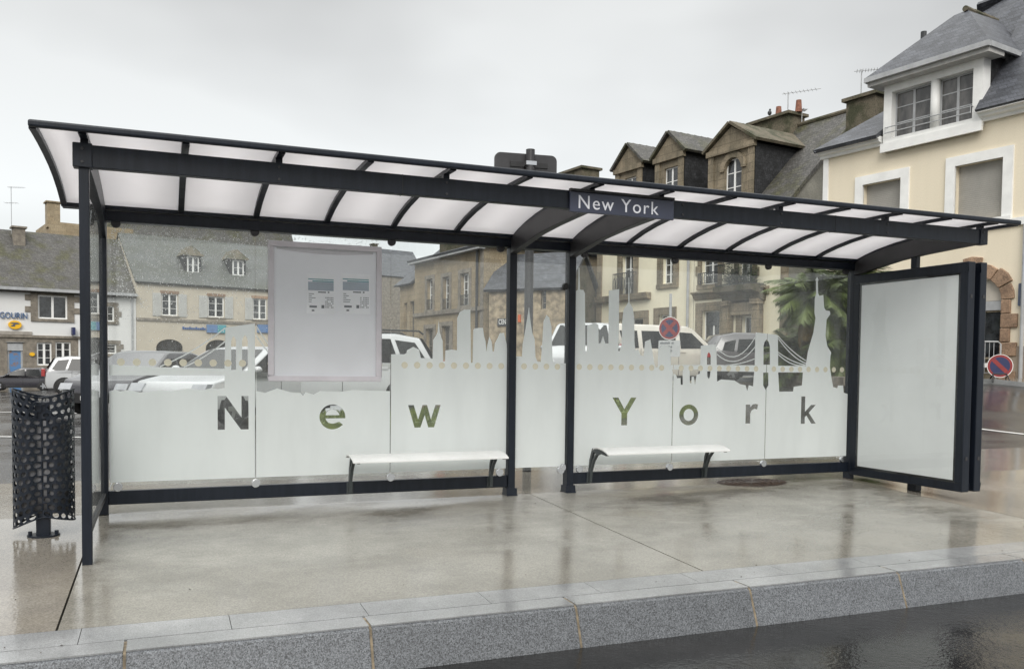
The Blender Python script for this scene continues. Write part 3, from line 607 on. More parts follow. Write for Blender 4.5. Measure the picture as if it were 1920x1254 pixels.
# ------------------------------------------------------------------ litter bin
bx, by = -.318, -.55
bn = thing('litter_bin', 'dark perforated metal litter bin on a short post left of the shelter', 'bin', (bx, by-.15, pz(by-.15)))
A_, B_ = .178, .15
def rimz(t): return .885+.055*abs(cos(t))**1.6
def botz(t): return .125-.055*abs(cos(t))**1.6+.02*cos(t)
def wall_pt(th, h, off=0):
    # plan: an ellipse with a crease at the front where the two wings meet
    x = (A_+off)*cos(th); y = (B_+off)*sin(th)
    if sin(th) < 0: y += .055*math.exp(-(x/.055)**2)
    return (x, y+.15, botz(th)+(rimz(th)-botz(th))*h)
for half, (t0, t1) in enumerate(((-pi/2, pi/2), (pi/2, 1.5*pi))):
    NU, NV, K = 10, 17, 12; mb = MB()
    for j in range(NV):
        for i in range(NU):
            cu = (i+.5+(.5 if j % 2 else 0))/(NU+.5); cv = (j+.5)/NV; du, dv = .5/(NU+.5), .5/NV
            rr = .74+.10*sin(i*2.1+j*1.3)
            ring_o = []; ring_i = []
            for k in range(K):
                a = 2*pi*k/K+pi/12; c_, s_ = cos(a), sin(a)
                q = 1/max(abs(c_), abs(s_)); q = min(q, 1.22)
                uo = cu+du*c_*min(1/max(abs(c_), 1e-6), 1/max(abs(s_), 1e-6)); vo = cv+dv*s_*min(1/max(abs(c_), 1e-6), 1/max(abs(s_), 1e-6))
                ring_o.append((uo, vo)); ring_i.append((cu+du*c_*rr, cv+dv*s_*rr*.95))
            pts = [wall_pt(t0+(t1-t0)*max(0, min(1, u_)), max(0, min(1, v_))) for u_, v_ in ring_o+ring_i]
            mb.add(pts, [(k, (k+1) % K, K+(k+1) % K, K+k) for k in range(K)])
    o = mb.build('perforated_shell', NAVY, bn, fix=False); m_ = o.modifiers.new('s', 'SOLIDIFY'); m_.thickness = .004
rim = MB().tube([wall_pt(t*2*pi/48, 1) for t in range(49)], .005, 6); rim.build('rim', NAVY, bn, smooth=True)
MB().tube([wall_pt(t*2*pi/48, 0) for t in range(49)], .004, 6).build('rim', NAVY, bn, smooth=True)
lin = MB(); ls = [[(.86*wall_pt(t*2*pi/32, 0)[0], .15+.86*(wall_pt(t*2*pi/32, 0)[1]-.15), z) for t in range(32)] for z in (.15, .35, .55, .74)]
lin.add([p for r_ in ls for p in r_], [(j*32+i, j*32+(i+1) % 32, (j+1)*32+(i+1) % 32, (j+1)*32+i) for j in range(3) for i in range(32)]+[tuple(range(32))])
lin.build('bin_bag', mat('grey_bag', (.14, .14, .15), .4, .25, 9), bn, smooth=True)
MB().box(-.040, .040, .066, .13, 0, .86).build('pole', NAVY, bn, bevel=.006)
MB().prism([(.095*cos(t*pi/12), .095+.085*sin(t*pi/12)) for t in range(24)], 'z', -.002, .012).build('base_plate', NAVY, bn)
bo = MB()
for sx_ in (-1, 1): bo.tube([(sx_*.075, .085, .01), (sx_*.075, .085, .035)], .012, 8)
split(bo.build('bolt', NAVY, bn))
# ------------------------------------------------------------------ direction sign behind the shelter (seen from the back)
p = CAM+ray(990, 686)*9.0
sg = thing('road_sign', 'back of a rounded grey road sign on a pole rising behind the shelter roof', 'road sign', (p.x, p.y, tz(p.x, p.y)), -YAW+.25)
lx = lambda u, v: (CAM+ray(u, v)*9.0)-p
MB().tube([(0, 0, -.1), (0, 0, 3.34)], .046, 16).build('pole', NAVY2, sg, smooth=False)
def rrect(x0, x1, z0, z1, r, n=5):
    o = []
    for cx, cz, a in ((x1-r, z1-r, 0), (x0+r, z1-r, 90), (x0+r, z0+r, 180), (x1-r, z0+r, 270)):
        for k in range(n+1): t = radians(a+90*k/n); o.append((cx+r*cos(t), cz+r*sin(t)))
    return o
MB().prism(rrect(-.36, .305, 2.83, 3.31, .06), 'y', .06, .10).build('sign_panel', NAVY2, sg, bevel=.004)
MB().box(-.2, .2, .046, .06, 3.17, 3.22).build('clamp_bar', BLACK, sg); MB().box(-.055, .055, -.05, .046, 3.175, 3.215).build('pipe_clamp', STEEL, sg)
# ------------------------------------------------------------------ buildings
class Fac:
    """a facade plane: X runs to the right along it, Y into the building, Z up"""
    def __init__(s, uvp, u0, Z0, name, label, cat='house', group=None):
        a = atan((uvp-960)/FPX)+YAW; d = Vector((sin(a), cos(a), 0)); P = CAM+ray(u0, 687+.0106*(u0-960))*Z0; P.z = 0
        s.X = -d if uvp < u0 else d; s.Y = Vector((-s.X.y, s.X.x, 0)); s.O = P
        s.root = thing(name, label, cat, tuple(P), atan2(s.X.y, s.X.x), group)
    def at(s, u, v, t=0):
        o = s.O+s.Y*t; P = plane(u, v, s.Y, s.Y.dot(o)); return ((P-s.O).dot(s.X), P.z)
    def R(s, u0, u1, vt, vb, t=0):              # rectangle from left/right u and top/bottom v taken at its middle
        um = (u0+u1)/2; vm = (vt+vb)/2
        return (s.at(u0, vm, t)[0], s.at(u1, vm, t)[0], s.at(um, vb, t)[1], s.at(um, vt, t)[1])
def wallholes(fc, name, m, s0, s1, z0, z1, ops, depth=.22, thick=None, par=None, y0=0):
    """front wall with real openings; reveals run `depth` into the wall"""
    xs = sorted({s0, s1}|{min(max(a, s0), s1) for o in ops for a in o[:2]}); zs = sorted({z0, z1}|{min(max(a, z0), z1) for o in ops for a in o[2:4]})
    mb = MB()
    for i in range(len(xs)-1):
        for j in range(len(zs)-1):
            cx, cz = (xs[i]+xs[i+1])/2, (zs[j]+zs[j+1])/2
            if any(o[0] < cx < o[1] and o[2] < cz < o[3] for o in ops): continue
            mb.quad((xs[i], y0, zs[j]), (xs[i+1], y0, zs[j]), (xs[i+1], y0, zs[j+1]), (xs[i], y0, zs[j+1]))
    for a, b, c, d in [o[:4] for o in ops]:
        D = y0+depth
        mb.quad((a, y0, c), (a, D, c), (a, D, d), (a, y0, d)); mb.quad((b, y0, c), (b, y0, d), (b, D, d), (b, D, c))
        mb.quad((a, y0, c), (b, y0, c), (b, D, c), (a, D, c)); mb.quad((a, y0, d), (a, D, d), (b, D, d), (b, y0, d))
    return mb.build(name, m, par or fc.root, fix=False)
def shell(fc, m, s0, s1, z0, z1, dep, par=None):      # sides and back
    mb = MB(); y = .001
    mb.quad((s0, y, z0), (s0, dep, z0), (s0, dep, z1), (s0, y, z1)); mb.quad((s1, y, z0), (s1, y, z1), (s1, dep, z1), (s1, dep, z0))
    mb.quad((s0, dep, z0), (s1, dep, z0), (s1, dep, z1), (s0, dep, z1))
    return mb.build('side_wall', m, par or fc.root, fix=False)
def window(fc, r, y=.12, par=None, frame=WHITE, pane=PANE, mull=1, bars=2, fw=.06, name='window', open_=True):
    a, b, c, d = r; mb = MB(); t = .05
    mb.box(a, b, y, y+t, d-fw, d).box(a, b, y, y+t, c, c+fw).box(a, a+fw, y, y+t, c+fw, d-fw).box(b-fw, b, y, y+t, c+fw, d-fw)
    for k in range(mull):
        m_ = a+(b-a)*(k+1)/(mull+1); mb.box(m_-fw*.75, m_+fw*.75, y-.004, y+t, c+fw, d-fw)
    xs = [a+fw]+[a+(b-a)*(k+1)/(mull+1) for k in range(mull)]+[b-fw]
    for k in range(len(xs)-1):
        for j in range(bars):
            z = c+(d-c)*(j+1)/(bars+1); mb.box(xs[k]+(fw*.75 if k else 0), xs[k+1]-(fw*.75 if k < len(xs)-2 else 0), y+.006, y+t-.005, z-.016, z+.016)
    w_ = mb.build(name, frame, par or fc.root)
    MB().box(a+fw*.5, b-fw*.5, y+.02, y+.035, c+fw*.5, d-fw*.5).build('pane', pane, w_)
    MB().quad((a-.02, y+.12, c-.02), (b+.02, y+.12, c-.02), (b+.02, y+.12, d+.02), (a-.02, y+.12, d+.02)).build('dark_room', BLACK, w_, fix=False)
    return w_
def gable_roof(fc, m, s0, s1, ze, zr, yf, yr, yb, over=.25, name='roof', lap=.12):
    """front slope and back slope, ridge parallel to the facade"""
    k = (zr-ze)/(yr-yf); mb = MB()
    mb.slab((s0, yf-over, ze-over*k), (s1, yf-over, ze-over*k), (s1, yr, zr), (s0, yr, zr), .14)
    k2 = (zr-ze)/(yb-yr); mb.slab((s1, yb+over, ze-over*k2), (s0, yb+over, ze-over*k2), (s0, yr, zr), (s1, yr, zr), .14)
    o = mb.build(name, m, fc.root)
    return o
def gable_ends(fc, m, s0, s1, ze, zr, yf, yr, yb):
    mb = MB()
    for s_ in (s0, s1): mb.prism([(yf, ze-.3), (yr, zr-.12), (yb, ze-.3)], 'x', s_-.01, s_+.01)
    return mb.build('gable', m, fc.root)
def railing(fc, a, b, z0, z1, par=None, y=-.14, m=IRON, n=None, name='railing', scroll=False):
    mb = MB(); mb.box(a, b, y-.02, y+.02, z1-.035, z1).box(a, b, y-.015, y+.015, z0, z0+.03)
    n = n or int((b-a)/.11)
    for k in range(n+1): x = a+(b-a)*k/n; mb.box(x-.009, x+.009, y-.009, y+.009, z0, z1)
    for x in (a, b): mb.box(x-.015, x+.015, y, .0, z1-.035, z1-.005).box(x-.015, x+.015, y, .0, z0, z0+.03)
    if scroll:
        for k in range(max(1, n//2)):
            cx = a+(b-a)*(k+.5)/max(1, n//2); cz = (z0+z1)/2
            mb.tube([(cx+.08*cos(t*pi/5), y, cz+(z1-z0)*.3*sin(t*pi/5)) for t in range(11)], .012, 4)
    return mb.build(name, m, par or fc.root)
def chimney(fc, a, b, y0, y1, z0, z1, m=MOSSST, pots=(), cap=.12):
    c = MB().box(a, b, y0, y1, z0, z1).build('chimney', m, fc.root)
    MB().box(a-.12, b+.12, y0-.12, y1+.12, z1+.001, z1+cap).build('chimney_cap', m, c)
    for px in pots: MB().tube([(px, (y0+y1)/2, z1+cap), (px, (y0+y1)/2, z1+cap+.5)], .15, 10, .11).build('chimney_pot', POT, c)
    return c
def antenna(name, label, base, H, yaw_, long_=1.2, second=True, grp='television aerials on the roofs'):
    t = thing(name, label, 'aerial', tuple(base), yaw_, grp)
    MB().tube([(0, 0, -.3), (0, 0, H)], .022, 6).build('mast', ZINC, t)
    mb = MB().tube([(-.25, 0, H-.05), (long_, 0, H-.05)], .014, 5)
    for k in range(9): x = -.15+(long_+.1)*k/9; mb.tube([(x, -.2, H-.05), (x, .2, H-.05)], .008, 4)
    mb.build('aerial_boom', ZINC, t)
    if second:
        mb = MB().tube([(-.45, 0, H*.62), (.45, 0, H*.62)], .014, 5)
        for k in range(5): x = -.4+.2*k; mb.tube([(x, -.3, H*.62), (x, .3, H*.62)], .008, 4)
        mb.build('aerial_boom', ZINC, t)
    return t
def wpt(fc, a, t, z): return fc.O+fc.X*a+fc.Y*t+Vector((0, 0, z))
def quoin_frame(fc, r, m, par=None, wd=.28, proud=.05, step=.32, teeth=.12, sill=True, name='window_surround'):
    a, b, c, d = r; q = MB(); n = max(2, int((d-c)/step)); h = (d-c)/n
    for k in range(n):
        e = teeth if k % 2 else 0
        q.box(a-wd-e, a, -proud, .02, c+h*k+.006, c+h*(k+1)-.006).box(b, b+wd+e, -proud, .02, c+h*k+.006, c+h*(k+1)-.006)
    q.box(a-wd, b+wd, -proud-.005, .02, d, d+wd*.9)
    if sill: q.box(a-wd, b+wd, -proud-.04, .02, c-.2, c)
    return q.build(name, m, par or fc.root)
# ---- G: cream house on the right
G = Fac(-60, 1873, 23.5, 'cream_house', 'cream rendered house with white window surrounds and a broad slate dormer at right')
gz = .4
W1 = G.R(1617, 1688, 341, 520); W1 = (W1[0], W1[1], 5.28, W1[3]); W2 = G.R(1791, 1881, 304, 408); W2 = (W2[0], W2[1], 5.28, W2[3])
s0, s1, zc = -5.84, 9.0, 7.99
arL = (-2.1, .02, gz, 3.55)
dr_ = G.at(1893, 520); A0, A1 = -1.62, .02
L1 = (-5.25, -3.05, 1.85, 3.5)
W3 = (2.2, 3.35, 5.28, 7.0); W4 = (5.5, 6.65, 5.28, 7.0)
wallholes(G, 'wall', RENDC, s0, s1, gz, zc, [W1, W2, W3, W4, (A0, A1, gz, 3.62), L1], .3)
shell(G, RENDC, s0, s1, gz, zc, 9)
for r in (W1, W2, W3, W4):
    sf = MB(); wd = .27
    a, b, c, d = r; sf.box(a-wd, b+wd, -.06, .03, d, d+wd).box(a-wd, a, -.06, .03, c, d).box(b, b+wd, -.06, .03, c, d).box(a-wd, b+wd, -.1, .03, c-.2, c)
    sr = sf.build('window_surround', WHITE, G.root)
    ss = MB()
    for k in range(int((d-c)/.055)+2): z = c+.055*k; ss.add([(a, .19, z), (b, .19, z), (b, .175, z+.05), (a, .175, z+.05), (b, .19, z+.055), (a, .19, z+.055)], [(0, 1, 2, 3), (3, 2, 4, 5)])
    ss.build('roller_shutter', SHUT, G.root, fix=False)
MB().box(s0-.02, s0+.17, -.05, .0, gz, zc).build('corner_strip', WHITE, G.root)
MB().box(-3.1, s1, -.07, 0, 5.00, 5.2).build('string_course', WHITE, G.root)
MB().box(.35, s1, -.04, 0, gz, 1.79).build('dado', DADO, G.root)
# cornice in two lengths broken by the dormer
for a, b in ((s0-.1, -3.70), (-.66, s1)):
    MB().prism([(0, zc-.06), (-.10, zc-.06), (-.12, zc+.02), (-.24, zc+.05), (-.27, zc+.12), (-.36, zc+.14), (-.38, zc+.21), (0, zc+.21)], 'x', a, b).build('cornice', WHITE, G.root)
# main roof, steep hipped
mr = MB(); ze = zc+.21; sl = 1.15
mr.slab((s0-.15, -.42, ze), (-3.70, -.42, ze), (-3.70, 3.6, ze+4.0*.66), (s0+2.2, 3.6, ze+4.0*.66), .12)
mr.slab((s1, -.42, ze), (s1, 3.6, ze+4.7), (-1.1, 3.6, ze+4.7), (-.66, -.42, ze), .12)
mr.slab((s0-.15, 9, ze), (s0-.15, -.42, ze), (s0+2.2, 3.6, ze+4.0*.66), (s0+2.2, 5, ze+4.0*.66), .12)
mr.slab((-3.7, .9, ze+.9), (-.66, .9, ze+.9), (-1.0, 3.6, ze+4.7), (-3.0, 3.6, ze+4.2), .12)
mr.slab((s1, 9.4, ze), (s0, 9.4, ze), (-3.0, 3.6, ze+4.6), (s1, 3.6, ze+4.7), .12)
roofG = mr.build('roof', SLATE, G.root)
MB().tube([(-1.35, 3.6, ze+4.72), (s1, 3.6, ze+4.75)], .11, 8).build('ridge_tiles', MOSSST, roofG)
fx = G.at(1895, 10, 3.6)
MB().tube([(fx[0]-.05, 3.6, ze+4.6), (fx[0]-.05, 3.6, ze+5.1)], .06, 8, .02).build('finial', IRON, roofG)
# dormer
DL = G.R(1677, 1746, 165.5, 251.5); DR = G.R(1763, 1829, 139, 231)
D0, D1 = G.at(1662, 220)[0], G.at(1848, 170)[0]; Dz0, Dz1 = 7.70, 9.72
DZ0, DZ1 = (DL[2]+DR[2])/2, (DL[3]+DR[3])/2
dmr = wallholes(G, 'dormer', WHITE, D0, D1, Dz0, Dz1, [(DL[0], DR[1], DZ0, DZ1)], .30, y0=-.14)
MB().box(D0-.04, D1+.04, -.22, -.142, Dz0-.02, Dz0+.24).build('dormer_sill', WHITE, dmr)
q = MB()
q.quad((D0, -.14, Dz0), (D0, .6, Dz0), (D0, .6, Dz1), (D0, -.14, Dz1)); q.quad((D1, -.14, Dz0), (D1, -.14, Dz1), (D1, .22, Dz1), (D1, .22, Dz0+.5)); split(q.build('dormer_return', WHITE, dmr, fix=False))
q = MB(); q.quad((D1-.02, .2, Dz0), (D1-.02, .2, Dz1+.1), (D1-.02, 3.4, Dz1+.1), (D1-.02, 3.4, Dz0)); q.quad((D0+.02, .5, Dz0), (D0+.02, .5, Dz1+.1), (D0+.02, 3.4, Dz1+.1), (D0+.02, 3.4, Dz0)); split(q.build('dormer_cheek', SLATED, dmr, fix=False))
mid = (DL[1]+DR[0])/2
MB().tube([(mid, -.02, DZ0), (mid, -.02, DZ1)], .13, 16).build('dormer_column', WHITE, dmr, smooth=True)
for r in ((DL[0], mid-.1, DZ0, DZ1), (mid+.1, DR[1], DZ0, DZ1)):
    wn = window(G, r, .06, dmr, frame=ZINC, pane=CURT, mull=1, bars=2, fw=.05)
    wn.name = 'dormer_window'
q = MB()
for z in (DZ0+.30, DZ0+.14): q.tube([(DL[0]-.12, -.26, z), (DR[1]+.02, -.26, z)], .016, 6)
for x in (DL[0]-.12, DR[1]+.02): q.tube([(x, -.26, DZ0+.12), (x, -.26, DZ0+.32), (x, -.14, DZ0+.32)], .014, 6)
q.build('dormer_rail', ZINC, dmr)
e0, e1 = D0-.32, D1+.34; ez = Dz1+.16
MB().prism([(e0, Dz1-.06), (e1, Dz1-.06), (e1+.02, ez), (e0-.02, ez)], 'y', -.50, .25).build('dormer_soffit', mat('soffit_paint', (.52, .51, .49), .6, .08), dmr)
q = MB().box(e0-.05, e1+.05, -.62, -.50, ez-.10, ez+.04).box(e1+.0, e1+.07, -.50, 2.0, ez-.10, ez+.04).box(e0-.07, e0, -.50, .8, ez-.10, ez+.04).build('dormer_gutter', ZINC, dmr)
rx0, rx1 = -2.28, -1.95; rz = 11.62; ry = 1.15
q = MB()
q.slab((e0-.05, -.62, ez+.02), (e1+.05, -.62, ez+.02), (rx1+.1, ry, rz+.02), (rx0, ry, rz), .1)
q.slab((e1+.05, -.62, ez+.02), (e1+.1, 2.6, ez+.02), (rx1+.1, 3.9, rz+.1), (rx1+.1, ry, rz), .1)
q.slab((e0-.05, 2.6, ez+.02), (e0-.05, -.62, ez+.02), (rx0, ry, rz), (rx0+.1, 3.9, rz), .1)
q.build('dormer_roof', SLATE, dmr); 
q = MB()
for k in range(6): q.tube([(rx1+.05, ry-.1+.45*k, rz+.05), (rx1+.05, ry+.36+.45*k, rz+.03)], .085, 8)
q.build('dormer_ridge', MOSSST, dmr)
c_ = G.R(1600, 1655, 180, 235, 3.4); chimney(G, c_[0], c_[1], 3.0, 3.9, 9.4, c_[3]-.15)
c_ = G.at(1732, 60, 4.5); c = MB().tube([(c_[0], 4.5, 9), (c_[0], 4.5, c_[1])], .1, 10).build('flue', IRON, G.root)
# arched door and window with separate stones
def arch_stones(fc, s0, s1, zspring, ztop, ze0, m, base, nb=6, wide=.34):
    cx = (s0+s1)/2; rx = (s1-s0)/2; rz_ = ztop-zspring; nv = 7
    for k in range(nv):
        t0, t1 = pi*k/nv+.015, pi*(k+1)/nv-.015; ext = wide+(.07 if k % 2 else 0)+(.1 if k == nv//2 else 0); pr = .06+.02*(k % 2)
        o = [(cx-rx*cos(t0), zspring+rz_*sin(t0)), (cx-(rx+ext)*cos(t0), zspring+(rz_+ext)*sin(t0)), (cx-(rx+ext)*cos((t0+t1)/2)*1.01, zspring+(rz_+ext)*sin((t0+t1)/2)*1.02), (cx-(rx+ext)*cos(t1), zspring+(rz_+ext)*sin(t1)), (cx-rx*cos(t1), zspring+rz_*sin(t1)), (cx-rx*cos((t0+t1)/2), zspring+rz_*sin((t0+t1)/2))]
        MB().prism(o, 'y', -pr, .05).build('voussoir', m, fc.root, bevel=.02, seg=2)
    n = int((zspring-base)/.33); h = (zspring-base)/n
    for k in range(n):
        wd = .44 if k % 2 == (n % 2) else .25
        for a, b in ((s0-wd, s0), (s1, s1+wd)):
            MB().box(a, b, -.06-.015*random.random(), .05, base+h*k+.008, base+h*(k+1)-.008).build('quoin', m, fc.root, bevel=.02, seg=2)
arch_stones(G, A0, A1, 3.05, 3.75, gz, STONEO, gz+.35)
cxA = (A0+A1)/2
fan = MB().prism([(A0, 3.04)]+[(cxA-(A1-A0)/2*cos(pi*k/10), 3.04+.70*sin(pi*k/10)) for k in range(1, 10)]+[(A1, 3.04)], 'y', .08, .12).build('fanlight', mat('pale_stucco', (.50, .46, .40), .8, .05), G.root)
spand = MB()
for sgn in (-1, 1):
    e = cxA+sgn*(A1-A0)/2; pts = [(e, 3.05)]+[(cxA+sgn*(A1-A0)/2*cos(pi*k/20), 3.05+.72*sin(pi*k/20)) for k in range(0, 11)]+[(cxA, 3.8), (e, 3.8)]
    spand.prism(pts[1:], 'y', -.004, .3)
spand.build('arch_spandrel', RENDC, G.root)
MB().box(A0, A1, .06, .14, 2.78, 3.03).build('door_lintel', ZINC, G.root)
do = window(G, (A0, A1, 1.45, 2.78), .1, None, frame=STONEB, pane=PANE, mull=1, bars=0, fw=.05)
MB().box(A0-.0, A1, -.02, .25, 1.22, 1.34).build('window_sill', WHITE, G.root); MB().box(A0, A1, .10, .2, gz, 1.22).build('door_panel', STONEB, G.root)
arch_stones(G, L1[0], L1[1], 3.0, 3.75, gz, STONEO, 1.85); window(G, L1, .12, mull=2, bars=1, frame=STONEB)
MB().prism(rrect(.48, 1.2, 2.85, 3.45, .03), 'y', -.08, -.03).build('wall_sign', mat('dark_blue_plate', (.10, .12, .17), .3, .1), G.root)
MB().tube([(.62, -.1, gz+.3), (.62, -.1, 5.0)], .05, 8).build('drainpipe', ZINC, G.root)
# pavement along the right-hand houses
fpv = bpy.data.objects.new('far_pavement', None); COL.objects.link(fpv); fpv['kind'] = 'structure'
def fp_strip(fc, a, b, w_, m, n=14):
    mb = MB(); kb = MB()
    for k in range(n):
        x0_, x1_ = a+(b-a)*k/n, a+(b-a)*(k+1)/n; P = []
        for (x_, t_) in ((x0_, 0.02), (x1_, .02), (x1_, -w_), (x0_, -w_)): q_ = wpt(fc, x_, t_, 0); P.append(q_)
        zs = [tz(q_.x, q_.y)+.12 for q_ in P]; zs[0] = zs[3]+.03; zs[1] = zs[2]+.03
        mb.quad(*[(q_.x, q_.y, z_) for q_, z_ in zip(P, zs)])
        P2_ = [wpt(fc, x_, t_, 0) for (x_, t_) in ((x0_, -w_-.15), (x1_, -w_-.15))]
        kb.quad((P[3].x, P[3].y, zs[3]), (P[2].x, P[2].y, zs[2]), (P2_[1].x, P2_[1].y, zs[2]), (P2_[0].x, P2_[0].y, zs[3]))
        kb.quad((P2_[0].x, P2_[0].y, zs[3]), (P2_[1].x, P2_[1].y, zs[2]), (P2_[1].x, P2_[1].y, zs[2]-.4), (P2_[0].x, P2_[0].y, zs[3]-.4))
    mb.build('pavement_surface', m, fpv, fix=False); kb.build('kerb_edge', GRANT, fpv, fix=False)
fp_strip(G, -9, 18, 1.3, CONC2)
# ---- E and F: terraced pair behind
F = Fac(0, 1460, 33, 'balcony_house', 'cream house with stone balcony, arched stone dormer and mossy chimney stack')
fz = .2
def on(fc, *r, t=0): return fc.R(*r, t=t)
f1 = F.R(1316, 1347, 478, 533); fd = F.R(1316, 1350, 582, 700); f2 = F.R(1391, 1420, 592, 660); f3 = F.R(1385, 1412, 470, 536)
fs0, fs1 = F.at(1301, 560)[0], .35; fze = 7.55
fd = (fd[0], fd[1], fz, fd[3]); f2 = (f2[0], f2[1], 1.6, f2[3])
wallholes(F, 'wall', RENDE, fs0, fs1, fz, fze, [f1, fd, f2, f3], .28); shell(F, mat('grey_gable_render', (.25, .245, .215), .85, .15, .7, fine=(20, .85, 1.08)), fs0, fs1, fz, fze, 7.8)
zr, yr = 11.45, 3.85
gable_ends(F, bpy.data.materials['grey_gable_render'], fs0+.02, fs1, fze+.1, zr, 0, yr, 7.8)
rf = gable_roof(F, SLATEM, fs0, fs1+.12, fze+.05, zr, 0, yr, 7.8, .3)
MB().tube([(fs0, yr, zr+.05), (fs1+.12, yr, zr+.05)], .1, 8).build('ridge_tiles', MOSSST, rf)
MB().prism([(0, fze-.35), (-.12, fze-.3), (-.3, fze-.16), (-.34, fze-.06), (0, fze-.06)], 'x', fs0, fs1).build('cornice', MOSSST, F.root)
for r in (f1, f3): window(F, r, .16, mull=1, bars=2); quoin_frame(F, r, STONEB, wd=.22)
window(F, f2, .16, mull=1, bars=1); quoin_frame(F, f2, STONEB, wd=.3, teeth=0)
dd = window(F, fd, .16, mull=1, bars=0, frame=WHITE); dd.name = 'door'
MB().box(fd[0]+.1, fd[1]-.1, .13, .158, fd[3]-.62, fd[3]-.08).build('transom', PANE, dd)
quoin_frame(F, fd, STONEB, wd=.38, teeth=.0, sill=False)
bt = F.at(1330, 512)[1]; railing(F, f1[0]-.05, f1[1]+.05, f1[2]+.03, bt+.02, scroll=True)
zl = F.at(1345, 548)[1]
MB().prism([(0, zl-.28), (-.12, zl-.22), (-.2, zl-.05), (-.3, zl), (-.3, zl+.06), (0, zl+.06)], 'x', fs0+.1, -.55).build('ledge', STONEB, F.root)
b0, b1 = F.at(1366, 540)[0], F.at(1432, 540)[0]
q = MB().prism([(0, zl-.5), (-.3, zl-.42), (-.35, zl-.2), (-.8, zl-.1), (-.85, zl+.12), (0, zl+.12)], 'x', b0-.05, b1+.12)
q.build('balcony', MOSSST, F.root)
for x in (b0+.02, b1-.30): MB().box(x, x+.3, -.32, .0, fz, zl-.5).build('pilaster', STONEB, F.root); MB().box(x-.05, x+.35, -.42, 0, zl-.62, zl-.42).build('pilaster_cap', STONEB, F.root)
MB().box(b0+.02, b1+.0, -.22, 0, zl-1.0, zl-.52).build('balcony_frieze', STONEB, F.root)
zt2 = F.at(1400, 495)[1]; railing(F, b0+.02, b1, zl+.14, zt2, y=-.75, n=26)
lv = MB(); 
for k in range(900):
    c0 = Vector((random.uniform(b0+.1, b1-.1), random.uniform(-.65, -.1), zl+.2+abs(random.gauss(0, .42)))); an = random.random()*6.3
    if c0.z > zt2+.35: continue
    d1 = Vector((cos(an), sin(an), random.uniform(-.5, .5)))*.09; d2 = Vector((-sin(an), cos(an), random.uniform(-.6, .6)))*.035
    lv.add([c0-d2, c0+d1, c0+d2, c0-d1*.3], [(0, 1, 2, 3)])
LEAF = mat('leaf_green', (.075, .12, .03), .5, .3, 6, col2=(.03, .055, .015)); 
tag(lv.build('balcony_plants', LEAF, fix=False), 'leafy green plants filling the railed stone balcony of the cream house', 'plants', kind='stuff').matrix_world = Matrix.Translation(F.O)@Matrix.Rotation(atan2(F.X.y, F.X.x), 4, 'Z')
MB().box(fs1-.32, fs1+.03, -.05, .0, fz, fze-.36).build('corner_pilaster', STONEB, F.root)
def stone_dormer(fc, a, b, z0, zeav, zap, yb, wr, arched=False, st=STONEB):
    """pedimented stone dormer: front, pilasters, pediment, slate roof and dark cheeks"""
    w_ = b-a; d = wallholes(fc, 'dormer', st, a+.04, b-.04, z0, zeav, [wr], .2, y0=-.05)
    for x in (a-.02, b-.28): MB().box(x, x+.30, -.13, -.052, z0, zeav-.22).build('dormer_pilaster', st, d)
    MB().box(a-.1, b+.1, -.20, -.04, zeav-.22, zeav+.0).build('dormer_entablature', st, d)
    MB().prism([(a-.16, zeav+.0), (b+.16, zeav+.0), ((a+b)/2, zap)], 'y', -.10, .06).build('dormer_pediment', st, d)
    m_ = (a+b)/2; q = MB()
    q.slab((a-.24, -.26, zeav-.04), (m_, -.26, zap+.1), (m_, yb, zap+.1), (a-.24, yb, zeav-.04), -.11)
    q.slab((m_, -.26, zap+.1), (b+.24, -.26, zeav-.04), (b+.24, yb, zeav-.04), (m_, yb, zap+.1), -.11)
    q.build('dormer_roof', MOSSST if arched else SLATEM, d)
    q = MB()
    for k in range(int(yb/.4)): q.tube([(m_, .1+.4*k, zap+.13), (m_, .46+.4*k, zap+.10)], .09, 6)
    q.build('dormer_ridge', MOSSST, d)
    q = MB()
    for x in (a+.03, b-.03): q.box(x-.01, x+.01, .02, yb, z0-.1, zeav-.05)
    split(q.build('dormer_cheek', SLATED, d))
    if arched:
        wn = window(fc, wr, .05, d, bars=2); cx = (wr[0]+wr[1])/2; rx = (wr[1]-wr[0])/2; zs_ = wr[3]-rx
        sp = MB()
        for sgn in (-1, 1):
            pts = [(cx+sgn*rx*cos(pi*k/16), zs_+rx*sin(pi*k/16)) for k in range(9)]+[(cx, wr[3]+.02), (cx+sgn*(rx+.01), wr[3]+.02)]
            sp.prism(pts, 'y', -.055, .15)
        sp.build('arch_spandrel', st, d)
        ar = MB()
        for k in range(9):
            t0, t1 = pi*k/9, pi*(k+1)/9; r0, r1 = rx+.02, rx+.26
            ar.prism([(cx-r0*cos(t0), zs_+r0*sin(t0)), (cx-r1*cos(t0), zs_+r1*sin(t0)), (cx-r1*cos(t1), zs_+r1*sin(t1)), (cx-r0*cos(t1), zs_+r0*sin(t1))], 'y', -.12, -.05)
        ar.build('arch_moulding', st, d)
    else: window(fc, wr, .05, d, bars=2)
    return d
a_, b_ = F.at(1333, 300)[0], F.at(1416, 300)[0]
wr = F.R(1361, 1392, 297, 368); wr = (wr[0], wr[1], 7.85, wr[3])
stone_dormer(F, a_, b_, 7.6, F.at(1374, 276)[1], F.at(1368, 240)[1], 3.4, wr, True)
c_ = F.R(1399, 1484, 226, 262, 3.3); chimney(F, c_[0]+.3, c_[1]-.1, 3.2, 4.2, 9.2, F.at(1445, 232, 3.7)[1], pots=(c_[0]+1.5, c_[0]+2.6))
